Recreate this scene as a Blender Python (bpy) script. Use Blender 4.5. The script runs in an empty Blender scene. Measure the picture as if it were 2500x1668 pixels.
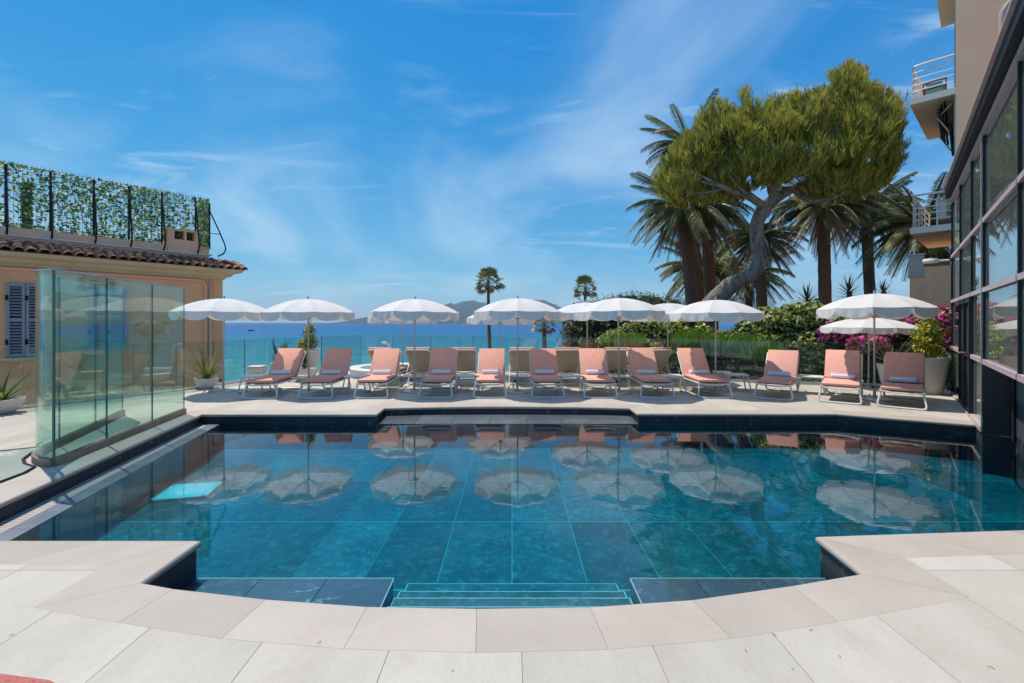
import bpy, bmesh, math, random
import numpy as np
from mathutils import Vector, Matrix, Euler, noise
from mathutils.geometry import delaunay_2d_cdt

R = math.radians
random.seed(7)
rng = np.random.default_rng(7)
scn = bpy.context.scene
col = scn.collection

# ------------------------------------------------------------------ camera
EYE = 1.55
cam_d = bpy.data.cameras.new('camera')
cam_d.sensor_width = 36.0
cam_d.lens = 16.0
cam_d.shift_y = -47.0 / 2500.0
cam_d.clip_start = 0.05
cam_d.clip_end = 30000.0
cam = bpy.data.objects.new('camera', cam_d)
cam.location = (0, 0, EYE)
cam.rotation_euler = (R(90), 0, 0)
col.objects.link(cam)
scn.camera = cam

# ------------------------------------------------------------------ light
SUN = Vector((-0.36, 0.27, 1.0)).normalized()      # direction towards the sun
SUN_EL = math.asin(SUN.z)
SUN_AZ = math.atan2(SUN.x, SUN.y)
world = bpy.data.worlds.new('World')
scn.world = world
world.use_nodes = True
wn, wl = world.node_tree.nodes, world.node_tree.links
wn.clear()
w_out = wn.new('ShaderNodeOutputWorld')
w_bg = wn.new('ShaderNodeBackground')
w_bg.inputs['Strength'].default_value = 0.148
sky = wn.new('ShaderNodeTexSky')
sky.sky_type = 'NISHITA'
sky.sun_disc = False
sky.sun_elevation = SUN_EL
sky.sun_rotation = SUN_AZ
sky.altitude = 10
sky.air_density = 1.0
sky.dust_density = 0.1
sky.ozone_density = 3.0
hs = wn.new('ShaderNodeHueSaturation')
hs.inputs['Hue'].default_value = 0.487
hs.inputs['Saturation'].default_value = 1.42
hs.inputs['Value'].default_value = 1.0
tc = wn.new('ShaderNodeTexCoord')
sep = wn.new('ShaderNodeSeparateXYZ')
zz = wn.new('ShaderNodeMath'); zz.operation = 'ADD'; zz.inputs[1].default_value = 0.18
zm = wn.new('ShaderNodeMath'); zm.operation = 'MAXIMUM'; zm.inputs[1].default_value = 0.05
dx = wn.new('ShaderNodeMath'); dx.operation = 'DIVIDE'
dy = wn.new('ShaderNodeMath'); dy.operation = 'DIVIDE'
cmb = wn.new('ShaderNodeCombineXYZ')
wl.new(tc.outputs['Generated'], sep.inputs[0])
wl.new(sep.outputs['Z'], zz.inputs[0]); wl.new(zz.outputs[0], zm.inputs[0])
wl.new(sep.outputs['X'], dx.inputs[0]); wl.new(zm.outputs[0], dx.inputs[1])
wl.new(sep.outputs['Y'], dy.inputs[0]); wl.new(zm.outputs[0], dy.inputs[1])
wl.new(dx.outputs[0], cmb.inputs[0]); wl.new(dy.outputs[0], cmb.inputs[1])

def w_noise(scale, loc, rot, sc, detail, rough, dist):
    mp = wn.new('ShaderNodeMapping')
    mp.inputs['Location'].default_value = loc
    mp.inputs['Rotation'].default_value = (0, 0, R(rot))
    mp.inputs['Scale'].default_value = sc
    nz = wn.new('ShaderNodeTexNoise')
    nz.inputs['Scale'].default_value = scale
    nz.inputs['Detail'].default_value = detail
    nz.inputs['Roughness'].default_value = rough
    nz.inputs['Distortion'].default_value = dist
    wl.new(cmb.outputs[0], mp.inputs[0]); wl.new(mp.outputs[0], nz.inputs[0])
    return nz

def w_ramp(src, a, b, top=1.0):
    rp = wn.new('ShaderNodeMapRange')
    rp.interpolation_type = 'SMOOTHSTEP'
    rp.inputs['From Min'].default_value = a
    rp.inputs['From Max'].default_value = b
    rp.inputs['To Max'].default_value = top
    wl.new(src, rp.inputs['Value'])
    return rp

def w_math(op, a, b):
    m = wn.new('ShaderNodeMath'); m.operation = op
    for i, v in enumerate((a, b)):
        if isinstance(v, (int, float)): m.inputs[i].default_value = v
        else: wl.new(v, m.inputs[i])
    return m

veil = w_ramp(w_noise(0.85, (13.3, -4.2, 0), 25, (1.0, 0.75, 1), 6, 0.55, 0.6).outputs[0], 0.41, 0.80, 0.52)
wisp = w_ramp(w_noise(2.2, (9.7, -2.1, 0), 32, (0.55, 1.7, 1), 10, 0.62, 1.3).outputs[0], 0.46, 0.80, 0.62)
mask = w_ramp(w_noise(0.7, (7.2, -6.4, 0), 0, (1, 1, 1), 3, 0.5, 0.3).outputs[0], 0.34, 0.60, 1.0)
wm = w_math('MULTIPLY', wisp.outputs[0], mask.outputs[0])
cl = w_math('MAXIMUM', veil.outputs[0], wm.outputs[0])
mixc = wn.new('ShaderNodeMix'); mixc.data_type = 'RGBA'
mixc.inputs[7].default_value = (4.5, 5.6, 6.4, 1)
wl.new(sky.outputs[0], hs.inputs['Color'])
sp3 = wn.new('ShaderNodeSeparateColor'); cm3 = wn.new('ShaderNodeCombineColor')
wl.new(hs.outputs[0], sp3.inputs[0])
for i, (pw_, mu_) in enumerate(((.80, .56), (.66, 1.07), (.32, 2.62))):   # a deep Mediterranean blue all the way round
    wl.new(w_math('MULTIPLY', w_math('POWER', sp3.outputs[i], pw_).outputs[0], mu_).outputs[0], cm3.inputs[i])
wl.new(cm3.outputs[0], mixc.inputs[6])
wl.new(cl.outputs[0], mixc.inputs[0])
wl.new(mixc.outputs[2], w_bg.inputs['Color'])
wl.new(w_bg.outputs[0], w_out.inputs['Surface'])

sun_d = bpy.data.lights.new('sun', 'SUN')
sun_d.energy = 4.5
sun_d.angle = R(0.5)
sun_d.color = (1.0, 0.925, 0.81)
sun_o = bpy.data.objects.new('sun', sun_d)
sun_o.rotation_euler = (-SUN).to_track_quat('-Z', 'Y').to_euler()
sun_o.location = (0, 0, 60)
col.objects.link(sun_o)

vs = scn.view_settings
vs.view_transform = 'Standard'
vs.look = 'None'
vs.gamma = 1.0
vs.use_curve_mapping = False
vs.exposure = 0.14
scn.render.engine = 'CYCLES'
cy = scn.cycles
cy.use_denoising = True
cy.max_bounces = 10
cy.transparent_max_bounces = 24
cy.volume_bounces = 0
cy.caustics_reflective = False
cy.caustics_refractive = False
cy.sample_clamp_indirect = 6.0

# ------------------------------------------------------------------ materials
def new_mat(name):
    m = bpy.data.materials.new(name); m.use_nodes = True
    m.node_tree.nodes.clear()
    return m, m.node_tree.nodes, m.node_tree.links

def _coords(n, l, shuffle=True, scale=(1, 1, 1)):
    t = n.new('ShaderNodeTexCoord')
    mp = n.new('ShaderNodeMapping'); mp.inputs['Scale'].default_value = scale
    if shuffle:
        oi = n.new('ShaderNodeObjectInfo')
        mu = n.new('ShaderNodeMath'); mu.operation = 'MULTIPLY'; mu.inputs[1].default_value = 53.0
        ad = n.new('ShaderNodeVectorMath'); ad.operation = 'ADD'
        l.new(oi.outputs['Random'], mu.inputs[0])
        l.new(t.outputs['Object'], ad.inputs[0]); l.new(mu.outputs[0], ad.inputs[1])
        l.new(ad.outputs[0], mp.inputs[0])
    else:
        l.new(t.outputs['Object'], mp.inputs[0])
    return mp.outputs[0]

def _noise(n, l, co, scale, detail=4, rough=0.55, dist=0.0):
    z = n.new('ShaderNodeTexNoise')
    z.inputs['Scale'].default_value = scale; z.inputs['Detail'].default_value = detail
    z.inputs['Roughness'].default_value = rough; z.inputs['Distortion'].default_value = dist
    l.new(co, z.inputs[0])
    return z.outputs[0]

def _range(n, l, src, a, b, c=0.0, d=1.0):
    r = n.new('ShaderNodeMapRange')
    r.inputs[1].default_value = a; r.inputs[2].default_value = b
    r.inputs[3].default_value = c; r.inputs[4].default_value = d
    l.new(src, r.inputs[0])
    return r.outputs[0]

def _mix(n, l, fac, a, b, mode='MIX'):
    m = n.new('ShaderNodeMix'); m.data_type = 'RGBA'; m.blend_type = mode
    for s, v in ((0, fac), (6, a), (7, b)):
        if isinstance(v, (int, float)): m.inputs[s].default_value = v
        elif isinstance(v, tuple): m.inputs[s].default_value = v if len(v) == 4 else v + (1,)
        else: l.new(v, m.inputs[s])
    return m.outputs[2]

def surf(name, c, c2=None, rough=0.6, ns=3.0, var=0.0, bump=None, spec=0.3, metal=0.0,
         transl=0.0, veins=None, grain=0.0, scale=(1, 1, 1), speck=None, shuffle=True):
    m, n, l = new_mat(name)
    out = n.new('ShaderNodeOutputMaterial')
    b = n.new('ShaderNodeBsdfPrincipled')
    co = _coords(n, l, shuffle, scale)
    c2 = c2 or tuple(x * 0.85 for x in c)
    f = _range(n, l, _noise(n, l, co, ns, 5, 0.6, 0.2), 0.3, 0.7)
    colr = _mix(n, l, f, c, c2)
    if grain:
        g = _range(n, l, _noise(n, l, co, 90, 3, 0.7), 0.25, 0.75, 1 - grain, 1 + grain)
        cx = n.new('ShaderNodeCombineColor')
        for i in range(3): l.new(g, cx.inputs[i])
        colr = _mix(n, l, 1.0, colr, cx.outputs[0], 'MULTIPLY')
    if veins:
        vc, vscale, width, amt = veins
        v = _noise(n, l, co, vscale, 6, 0.6, 0.9)
        ab = n.new('ShaderNodeMath'); ab.operation = 'SUBTRACT'; ab.inputs[1].default_value = 0.5; l.new(v, ab.inputs[0])
        a2 = n.new('ShaderNodeMath'); a2.operation = 'ABSOLUTE'; l.new(ab.outputs[0], a2.inputs[0])
        vf = _range(n, l, a2.outputs[0], 0.0, width, 1.0, 0.0)
        gate = _range(n, l, _noise(n, l, co, vscale * 1.7, 2), 0.46, 0.66)
        mm = n.new('ShaderNodeMath'); mm.operation = 'MULTIPLY'; l.new(vf, mm.inputs[0]); l.new(gate, mm.inputs[1])
        m3 = n.new('ShaderNodeMath'); m3.operation = 'MULTIPLY'; l.new(mm.outputs[0], m3.inputs[0]); m3.inputs[1].default_value = amt
        colr = _mix(n, l, m3.outputs[0], colr, vc)
    if speck:
        sc_, sscale, lo, hi, amt = speck
        s = _range(n, l, _noise(n, l, co, sscale, 8, 0.75, 0.4), lo, hi, 0.0, amt)
        colr = _mix(n, l, s, colr, sc_)
    if var:
        oi = n.new('ShaderNodeObjectInfo')
        g = _range(n, l, oi.outputs['Random'], 0, 1, 1 - var, 1 + var)
        cx = n.new('ShaderNodeCombineColor')
        for i in range(3): l.new(g, cx.inputs[i])
        colr = _mix(n, l, 1.0, colr, cx.outputs[0], 'MULTIPLY')
    l.new(colr, b.inputs['Base Color'])
    b.inputs['Roughness'].default_value = rough
    b.inputs['Specular IOR Level'].default_value = spec
    b.inputs['Metallic'].default_value = metal
    if bump:
        bs, bd = bump
        bn = n.new('ShaderNodeBump'); bn.inputs['Strength'].default_value = 1.0; bn.inputs['Distance'].default_value = bd
        l.new(_noise(n, l, co, bs, 5, 0.6), bn.inputs['Height'])
        l.new(bn.outputs[0], b.inputs['Normal'])
    if transl:
        tr = n.new('ShaderNodeBsdfTranslucent'); l.new(colr, tr.inputs['Color'])
        mx = n.new('ShaderNodeMixShader'); mx.inputs[0].default_value = transl
        l.new(b.outputs[0], mx.inputs[1]); l.new(tr.outputs[0], mx.inputs[2])
        l.new(mx.outputs[0], out.inputs['Surface'])
    else:
        l.new(b.outputs[0], out.inputs['Surface'])
    return m

def glassy(name, tint, ior=1.5, bias=0.0, rough=0.0, bump=None, dirt=0.0):
    m, n, l = new_mat(name)
    out = n.new('ShaderNodeOutputMaterial')
    tr = n.new('ShaderNodeBsdfTransparent'); tr.inputs[0].default_value = tint + (1,)
    gl = n.new('ShaderNodeBsdfGlossy'); gl.inputs['Roughness'].default_value = rough
    gl.inputs['Color'].default_value = (1, 1, 1, 1)
    fr = n.new('ShaderNodeFresnel')
    geo = n.new('ShaderNodeNewGeometry')          # same reflectance from either side of the sheet
    l.new(_range(n, l, geo.outputs['Backfacing'], 0, 1, ior, 1.0 / ior), fr.inputs['IOR'])
    mx = n.new('ShaderNodeMixShader')
    fac = fr.outputs[0]
    if bias:
        fac = _range(n, l, fac, 0, 1, bias, 1.0)
    l.new(fac, mx.inputs[0]); l.new(tr.outputs[0], mx.inputs[1]); l.new(gl.outputs[0], mx.inputs[2])
    if bump:
        co = _coords(n, l, False, bump[2])
        h = _noise(n, l, co, bump[0], 3, 0.55, 0.5)
        bn = n.new('ShaderNodeBump'); bn.inputs['Distance'].default_value = bump[1]; bn.inputs['Strength'].default_value = 1
        l.new(h, bn.inputs['Height'])
        l.new(bn.outputs[0], gl.inputs['Normal']); l.new(bn.outputs[0], fr.inputs['Normal'])
    if dirt:
        df = n.new('ShaderNodeBsdfDiffuse'); df.inputs[0].default_value = (.75, .82, .78, 1)
        co = _coords(n, l, True, (6, 6, 0.8))
        d = _range(n, l, _noise(n, l, co, 2.0, 5, 0.65), 0.3, 0.8, dirt * 0.3, dirt)
        m2 = n.new('ShaderNodeMixShader'); l.new(d, m2.inputs[0])
        l.new(mx.outputs[0], m2.inputs[1]); l.new(df.outputs[0], m2.inputs[2])
        l.new(m2.outputs[0], out.inputs['Surface'])
    else:
        l.new(mx.outputs[0], out.inputs['Surface'])
    return m

M = {}
M['paver'] = surf('paver_stone', (.53, .49, .425), (.40, .362, .30), .55, 1.1, .05, (60, .0006), .35, grain=.07,
                  scale=(1, .45, 1), speck=((.36, .30, .23), 2.6, .54, .80, .65))
M['joint'] = surf('joint_sand', (.46, .37, .28), None, .9, 8)
M['coping'] = surf('coping_stone', (.475, .41, .345), (.40, .34, .28), .5, 1.6, .05, (80, .0006), .35, grain=.06)
M['slate'] = surf('dark_slate', (.024, .028, .036), (.036, .041, .052), .5, 3.0, .15, (30, .0008), .25,
                  veins=((.35, .38, .4), 1.6, .012, .55), speck=((.12, .13, .15), 14, .58, .8, .6))
M['slate_lip'] = surf('slate_lip', (.13, .15, .18), (.20, .22, .25), .35, 5, .1, (40, .0008), .5)
M['slab_wet'] = surf('wet_slate_slab', (.065, .075, .082), (.10, .115, .12), .3, 4, .2, (40, .0008), .4, veins=((.3, .33, .34), 2.0, .012, .5))
M['floor_tile'] = surf('pool_floor_tile', (.045, .075, .085), (.115, .15, .16), .5, 2.6, .30, None, .2,
                       veins=((.50, .55, .56), 1.1, .008, .4), speck=((.34, .40, .41), 13.0, .50, .74, .70))
M['grout'] = surf('pool_grout', (.42, .46, .47), None, .7, 6)
M['nosing'] = surf('step_nosing', (.50, .52, .52), None, .4, 6)
M['bench'] = surf('bench_slate', (.050, .062, .085), (.08, .095, .12), .4, 2.5, .15, None, .3,
                  veins=((.45, .5, .52), 1.5, .010, .7), speck=((.22, .26, .29), 10, .55, .8, .7))
M['water'] = glassy('pool_water', (1, 1, 1), 1.62, 0.0, 0.0, (3.4, .0007, (1, 1.7, 1)))
def add_absorption(m, dens, colr):
    n, l = m.node_tree.nodes, m.node_tree.links
    va = n.new('ShaderNodeVolumeAbsorption'); va.inputs['Density'].default_value = dens; va.inputs['Color'].default_value = colr + (1,)
    out = [x for x in n if x.type == 'OUTPUT_MATERIAL'][0]
    l.new(va.outputs[0], out.inputs['Volume'])
add_absorption(M['water'], 2.7, (0.0, .865, .93))
M['spa_water'] = glassy('spa_water', (.45, .86, .93), 1.33, 0.0, 0.0, (5, .001, (1, 1, 1)))
M['spa_blue'] = surf('spa_lining', (.30, .66, .80), None, .4, 3)
M['glass'] = glassy('clear_green_glass', (.80, .935, .885), 1.5, 0.0, 0.0, None, 0.02)
M['fence_glass'] = glassy('fence_glass', (.87, .94, .92), 1.5, 0.0, 0.0, None, 0.02)
M['facade_glass'] = glassy('facade_glass', (.74, .84, .80), 1.7, 0.16, 0.0, None, 0.10)
M['roof_glass'] = glassy('roof_balustrade_glass', (.80, .90, .88), 1.6, 0.30)
M['glass_edge'] = surf('glass_edge', (.03, .16, .14), None, .15, 4, spec=.6)
M['steel'] = surf('brushed_steel', (.52, .53, .54), None, .35, 8, metal=.8)
M['brown_steel'] = surf('stained_steel_base', (.34, .25, .18), (.16, .13, .11), .45, 5, metal=.25, spec=.5)
M['white_metal'] = surf('white_powder_coat', (.74, .71, .66), None, .4, 6, .03, spec=.4)
M['pole'] = surf('pole_metal', (.50, .46, .42), None, .4, 6, metal=.3)
M['black'] = surf('black_metal', (.015, .016, .018), None, .4, 8)
M['blackpanel'] = surf('black_panel', (.012, .014, .02), None, .25, 8, spec=.5)
M['canvas'] = surf('white_canvas', (.88, .865, .84), (.85, .83, .80), .8, 5, .03, (120, .0006), .15, transl=.38)
M['canvas_shaded'] = surf('white_canvas_shaded', (.84, .815, .78), (.72, .69, .65), .8, 7, .04, (60, .002), .15, transl=.16, scale=(1, 1, .25))  # same canvas for the valance, darker: its shade is put into the colour
M['pink'] = surf('pink_fabric', (.72, .375, .30), (.65, .33, .26), .85, 9, .035, (300, .0008), .1, grain=.10)
M['sling'] = surf('beige_mesh', (.78, .68, .55), None, .8, 9, .03, transl=.42)
M['towel'] = surf('white_towel', (.76, .75, .82), (.70, .69, .78), .95, 14, .03, (160, .002), .05)
M['pot'] = surf('white_pot', (.62, .58, .53), (.56, .52, .47), .55, 3, .03, (40, .0008))
M['soil'] = surf('soil', (.06, .045, .03), None, .95, 20)
M['peach'] = surf('peach_render', (.88, .48, .26), (.82, .44, .235), .85, 1.2, 0, (70, .002), .1, grain=.05, speck=((.50, .29, .18), 1.6, .50, .85, .6), scale=(1, 1, .35))
M['peach2'] = surf('rose_beige_render', (.86, .52, .345), (.80, .475, .315), .85, .8, 0, (60, .002), .1, grain=.05)
M['cream'] = surf('cream_plaster', (.62, .52, .36), (.52, .43, .29), .85, 2.0, 0, None, .1, speck=((.34, .27, .18), 2.6, .55, .75, .45))
M['concrete'] = surf('balcony_concrete', (.74, .67, .56), (.66, .59, .49), .85, 1.5, 0, None, .1, speck=((.25, .2, .16), 3, .62, .8, .5))
M['terracotta'] = surf('terracotta_tile', (.34, .17, .11), (.17, .09, .07), .8, 5, .30, (40, .002))
M['shutter'] = surf('grey_blue_shutter', (.30, .33, .38), None, .6, 6, .03)
M['turquoise'] = surf('turquoise_trim', (.14, .36, .36), None, .5, 4)
M['rose'] = surf('rose_aluminium', (.60, .47, .48), None, .4, 5, metal=.1)
M['dark_frame'] = surf('dark_frame', (.022, .024, .030), None, .5, 5, .1, spec=.15)
M['wetwall'] = surf('wet_grey_stone', (.085, .10, .11), (.13, .15, .16), .3, 1.5, 0, None, .5, speck=((.4, .42, .43), 2.2, .58, .8, .5), scale=(1, 1, .4))
M['interior'] = surf('interior_wall', (.40, .44, .40), None, .9, 1)
M['interior_floor'] = surf('interior_floor', (.33, .30, .25), None, .5, 1)
M['grille'] = surf('grate_plastic', (.50, .45, .42), None, .5, 5, .05)
M['gutter'] = surf('white_gutter', (.62, .62, .60), None, .5, 5)
M['hatch'] = surf('pale_hatch', (.88, .82, .78), None, .4, 6)
M['wood'] = surf('brown_wood', (.22, .07, .035), None, .5, 10)
M['teal_cloth'] = surf('teal_cloth', (.25, .45, .42), None, .9, 8)
M['bark'] = surf('pine_bark', (.36, .295, .25), (.10, .08, .068), .9, 4, .05, (7, .09), .1, scale=(1.5, 1.5, .6))
M['palmbark'] = surf('palm_bark', (.20, .14, .105), (.08, .055, .042), .9, 9, .08, (7, .05), .1, scale=(1, 1, 3))
M['palmgreen'] = surf('palm_leaf', (.135, .165, .06), (.08, .105, .04), .5, 2, .30, spec=.4, transl=.12)
M['palmgreen2'] = surf('palm_leaf_light', (.27, .26, .09), (.15, .165, .06), .5, 2, .30, spec=.4, transl=.15)
M['palmdead'] = surf('dry_palm_leaf', (.27, .165, .095), (.14, .09, .06), .8, 2, .35)
M['needle1'] = surf('pine_needle_yellow', (.56, .50, .075), (.40, .38, .06), .6, 2, 0, transl=.4)
M['needle2'] = surf('pine_needle_green', (.36, .36, .06), (.26, .27, .05), .6, 2, 0, transl=.35)
M['needle3'] = surf('pine_needle_dark', (.16, .18, .045), None, .7, 2, 0, transl=.25)
def leafmat(k, c, t=.35):
    c = tuple(min(.8, x * 1.55) for x in c)
    M[k] = surf(k, c, tuple(x * .7 for x in c), .45, 3, 0, spec=.35, transl=t)
leafmat('leaf_dark', (.022, .042, .013)); leafmat('leaf_mid', (.055, .095, .022)); leafmat('leaf_light', (.15, .20, .035))
leafmat('leaf_yellow', (.36, .33, .055)); leafmat('leaf_grey', (.085, .10, .05)); leafmat('leaf_greydark', (.04, .05, .026))
leafmat('leaf_cream', (.42, .43, .15)); leafmat('leaf_bright', (.12, .27, .02)); leafmat('leaf_gold', (.50, .44, .02))
leafmat('bract_magenta', (.46, .035, .30), .35); leafmat('bract_pink', (.52, .10, .22), .35); leafmat('bract_orange', (.62, .21, .09), .35)
leafmat('leaf_red', (.22, .08, .04)); leafmat('blade_green', (.085, .12, .035), .2); leafmat('blade_yellow', (.26, .24, .06), .2)
leafmat('blade_dark', (.022, .05, .03), .1)
leafmat('screen_green', (.13, .23, .05), .35); leafmat('screen_teal', (.05, .14, .11), .3); leafmat('screen_lime', (.36, .42, .07), .4); leafmat('screen_pale', (.58, .58, .34), .4)
M['ground'] = surf('garden_soil', (.10, .08, .05), (.07, .07, .04), .95, .5)
M['sand'] = surf('beach_sand', (.45, .38, .28), None, .95, .3)
M['hill'] = surf('wooded_hill', (.018, .036, .040), (.045, .065, .060), .95, .006, 0, shuffle=False)
M['boat_white'] = surf('boat_white', (.75, .75, .73), None, .4, 3)
M['boat_dark'] = surf('boat_dark', (.06, .05, .05), None, .5, 3)
M['foam'] = surf('sea_foam', (.80, .82, .84), None, .8, 1)
M['rug'] = surf('red_woven_rug', (.42, .065, .06), (.44, .22, .19), .95, 60, 0, (200, .003))

# sea
def sea_mat():
    m, n, l = new_mat('sea_water')
    out = n.new('ShaderNodeOutputMaterial'); b = n.new('ShaderNodeBsdfPrincipled')
    t = n.new('ShaderNodeTexCoord'); sp = n.new('ShaderNodeSeparateXYZ'); l.new(t.outputs['Object'], sp.inputs[0])
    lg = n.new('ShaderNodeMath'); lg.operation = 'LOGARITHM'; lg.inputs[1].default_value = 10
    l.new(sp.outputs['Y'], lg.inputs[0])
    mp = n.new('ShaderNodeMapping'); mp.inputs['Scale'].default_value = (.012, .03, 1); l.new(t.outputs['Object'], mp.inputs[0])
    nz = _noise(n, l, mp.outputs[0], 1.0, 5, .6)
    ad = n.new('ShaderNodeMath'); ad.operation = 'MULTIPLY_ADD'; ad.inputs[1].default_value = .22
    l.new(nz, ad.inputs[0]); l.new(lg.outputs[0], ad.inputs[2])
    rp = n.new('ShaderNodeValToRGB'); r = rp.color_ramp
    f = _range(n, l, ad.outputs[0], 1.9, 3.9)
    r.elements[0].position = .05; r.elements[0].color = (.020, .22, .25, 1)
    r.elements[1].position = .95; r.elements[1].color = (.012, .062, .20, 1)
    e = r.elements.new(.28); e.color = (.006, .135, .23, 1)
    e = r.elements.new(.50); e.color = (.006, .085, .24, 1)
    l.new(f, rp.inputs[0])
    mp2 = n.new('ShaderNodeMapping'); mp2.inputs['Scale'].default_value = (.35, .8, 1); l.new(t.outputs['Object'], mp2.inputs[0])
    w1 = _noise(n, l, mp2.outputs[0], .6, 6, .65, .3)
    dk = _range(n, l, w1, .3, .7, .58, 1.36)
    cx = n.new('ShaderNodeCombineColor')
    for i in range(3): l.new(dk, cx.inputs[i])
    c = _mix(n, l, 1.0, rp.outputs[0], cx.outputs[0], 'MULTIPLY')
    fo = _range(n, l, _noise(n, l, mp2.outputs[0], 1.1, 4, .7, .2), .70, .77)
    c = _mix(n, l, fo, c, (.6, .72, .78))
    l.new(c, b.inputs['Base Color'])
    b.inputs['Roughness'].default_value = .42
    b.inputs['Specular IOR Level'].default_value = .12
    bn = n.new('ShaderNodeBump'); bn.inputs['Distance'].default_value = .5; bn.inputs['Strength'].default_value = .8
    l.new(w1, bn.inputs['Height']); l.new(bn.outputs[0], b.inputs['Normal'])
    l.new(b.outputs[0], out.inputs['Surface'])
    return m
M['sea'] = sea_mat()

# ------------------------------------------------------------------ builders
class MB:
    def __init__(s): s.v, s.f, s.m = [], [], []
    def add(s, vs, fs, mi=0):
        b = len(s.v); s.v.extend(tuple(x) for x in vs)
        for f in fs: s.f.append(tuple(i + b for i in f)); s.m.append(mi)
        return s
    def box(s, c, d, mi=0, rz=0.0, rx=0.0, ry=0.0):
        mt = Matrix.Translation(c) @ Euler((rx, ry, rz)).to_matrix().to_4x4()
        vs = [mt @ Vector((sx * d[0] / 2, sy * d[1] / 2, sz * d[2] / 2)) for sz in (-1, 1) for sx, sy in ((-1, -1), (1, -1), (1, 1), (-1, 1))]
        return s.add(vs, [(3, 2, 1, 0), (4, 5, 6, 7), (0, 1, 5, 4), (1, 2, 6, 5), (2, 3, 7, 6), (3, 0, 4, 7)], mi)
    def slab(s, p, q, th, z0, z1, mi=0, edge=None, off=0.0):
        """upright slab from p to q (xy), thickness th, moved by off to the left of p->q"""
        p, q = Vector(p[:2]), Vector(q[:2]); d = (q - p).normalized(); nn = Vector((-d.y, d.x))
        a, b_ = nn * (off - th / 2), nn * (off + th / 2)
        c = [p + a, q + a, q + b_, p + b_]
        vs = [(x.x, x.y, z) for z in (z0, z1) for x in c]
        e = mi if edge is None else edge
        s.add(vs, [(0, 1, 5, 4), (2, 3, 7, 6)], mi)
        return s.add(vs, [(3, 2, 1, 0), (4, 5, 6, 7), (1, 2, 6, 5), (3, 0, 4, 7)], e)
    def prism(s, poly, z0, z1, mi=0, side=None):
        n = len(poly); vs = [(x, y, z0) for x, y in poly] + [(x, y, z1) for x, y in poly]
        fs = [tuple(reversed(range(n))), tuple(range(n, 2 * n))]
        s.add(vs, fs, mi)
        return s.add(vs, [(i, (i + 1) % n, n + (i + 1) % n, n + i) for i in range(n)], mi if side is None else side)
    def tube(s, pts, r, seg=6, mi=0, closed=False, cap=True):
        pts = [Vector(p) for p in pts]; n = len(pts)
        rr = r if isinstance(r, (list, tuple)) else [r] * n
        tang = []
        for i in range(n):
            a = pts[i - 1] if (i or closed) else pts[i]; b_ = pts[(i + 1) % n] if (i < n - 1 or closed) else pts[i]
            t = b_ - a
            tang.append(t.normalized() if t.length > 1e-9 else Vector((0, 0, 1)))
        up = Vector((0, 0, 1)) if abs(tang[0].z) < .9 else Vector((0, 1, 0))
        u = tang[0].cross(up).normalized(); vs = []
        for i in range(n):
            u = (u - tang[i] * u.dot(tang[i])).normalized(); w = tang[i].cross(u)
            for k in range(seg):
                an = 2 * math.pi * k / seg
                vs.append(pts[i] + (u * math.cos(an) + w * math.sin(an)) * rr[i])
        fs = []
        for i in range(n if closed else n - 1):
            j = (i + 1) % n
            for k in range(seg):
                k2 = (k + 1) % seg
                fs.append((i * seg + k, i * seg + k2, j * seg + k2, j * seg + k))
        if cap and not closed:
            fs.append(tuple(reversed(range(seg)))); fs.append(tuple((n - 1) * seg + k for k in range(seg)))
        return s.add(vs, fs, mi)
    def lathe(s, prof, seg=24, c=(0, 0, 0), mi=0, sx=1.0, sy=1.0):
        vs = []
        for r, z in prof:
            for k in range(seg):
                a = 2 * math.pi * k / seg
                vs.append((c[0] + r * math.cos(a) * sx, c[1] + r * math.sin(a) * sy, c[2] + z))
        fs = []
        for i in range(len(prof) - 1):
            for k in range(seg):
                k2 = (k + 1) % seg
                fs.append((i * seg + k, i * seg + k2, (i + 1) * seg + k2, (i + 1) * seg + k))
        fs.append(tuple(reversed(range(seg)))); fs.append(tuple((len(prof) - 1) * seg + k for k in range(seg)))
        return s.add(vs, fs, mi)
    def mesh(s, name, mats, smooth=False, bevel=None, angle=None):
        me = bpy.data.meshes.new(name)
        me.from_pydata(s.v, [], s.f)
        for mt in (mats if isinstance(mats, (list, tuple)) else [mats]): me.materials.append(mt)
        me.polygons.foreach_set('material_index', s.m)
        if bevel:
            bm = bmesh.new(); bm.from_mesh(me)
            bmesh.ops.remove_doubles(bm, verts=bm.verts, dist=1e-5)
            bmesh.ops.bevel(bm, geom=list(bm.edges), offset=bevel[0], segments=bevel[1], affect='EDGES', profile=.5)
            bm.to_mesh(me); bm.free()
        if smooth:
            me.polygons.foreach_set('use_smooth', [True] * len(me.polygons))
            if angle: me.set_sharp_from_angle(angle=R(angle))
        me.update()
        return me

def WM(o):
    return (WM(o.parent) @ o.matrix_parent_inverse if o.parent else Matrix.Identity(4)) @ o.matrix_basis

def tag(o, label=None, cat=None, group=None, kind=None):
    for k, v in (('label', label), ('category', cat), ('group', group), ('kind', kind)):
        if v: o[k] = v
    return o

def obj(name, me, parent=None, local=False, loc=None, rot=None):
    o = bpy.data.objects.new(name, me); col.objects.link(o)
    if parent is not None:
        o.parent = parent
        if not local: o.matrix_parent_inverse = WM(parent).inverted()
    if loc is not None: o.location = loc
    if rot is not None: o.rotation_euler = rot
    return o

def thing(name, label, cat, loc=(0, 0, 0), rz=0.0, group=None):
    o = bpy.data.objects.new(name, None); col.objects.link(o)
    o.location = loc; o.rotation_euler = (0, 0, rz); o.empty_display_size = .1
    return tag(o, label, cat, group)

def copy_tree(o, parent=None):
    c = o.copy(); col.objects.link(c); c.parent = parent
    for ch in o.children: copy_tree(ch, c)
    return c

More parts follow.
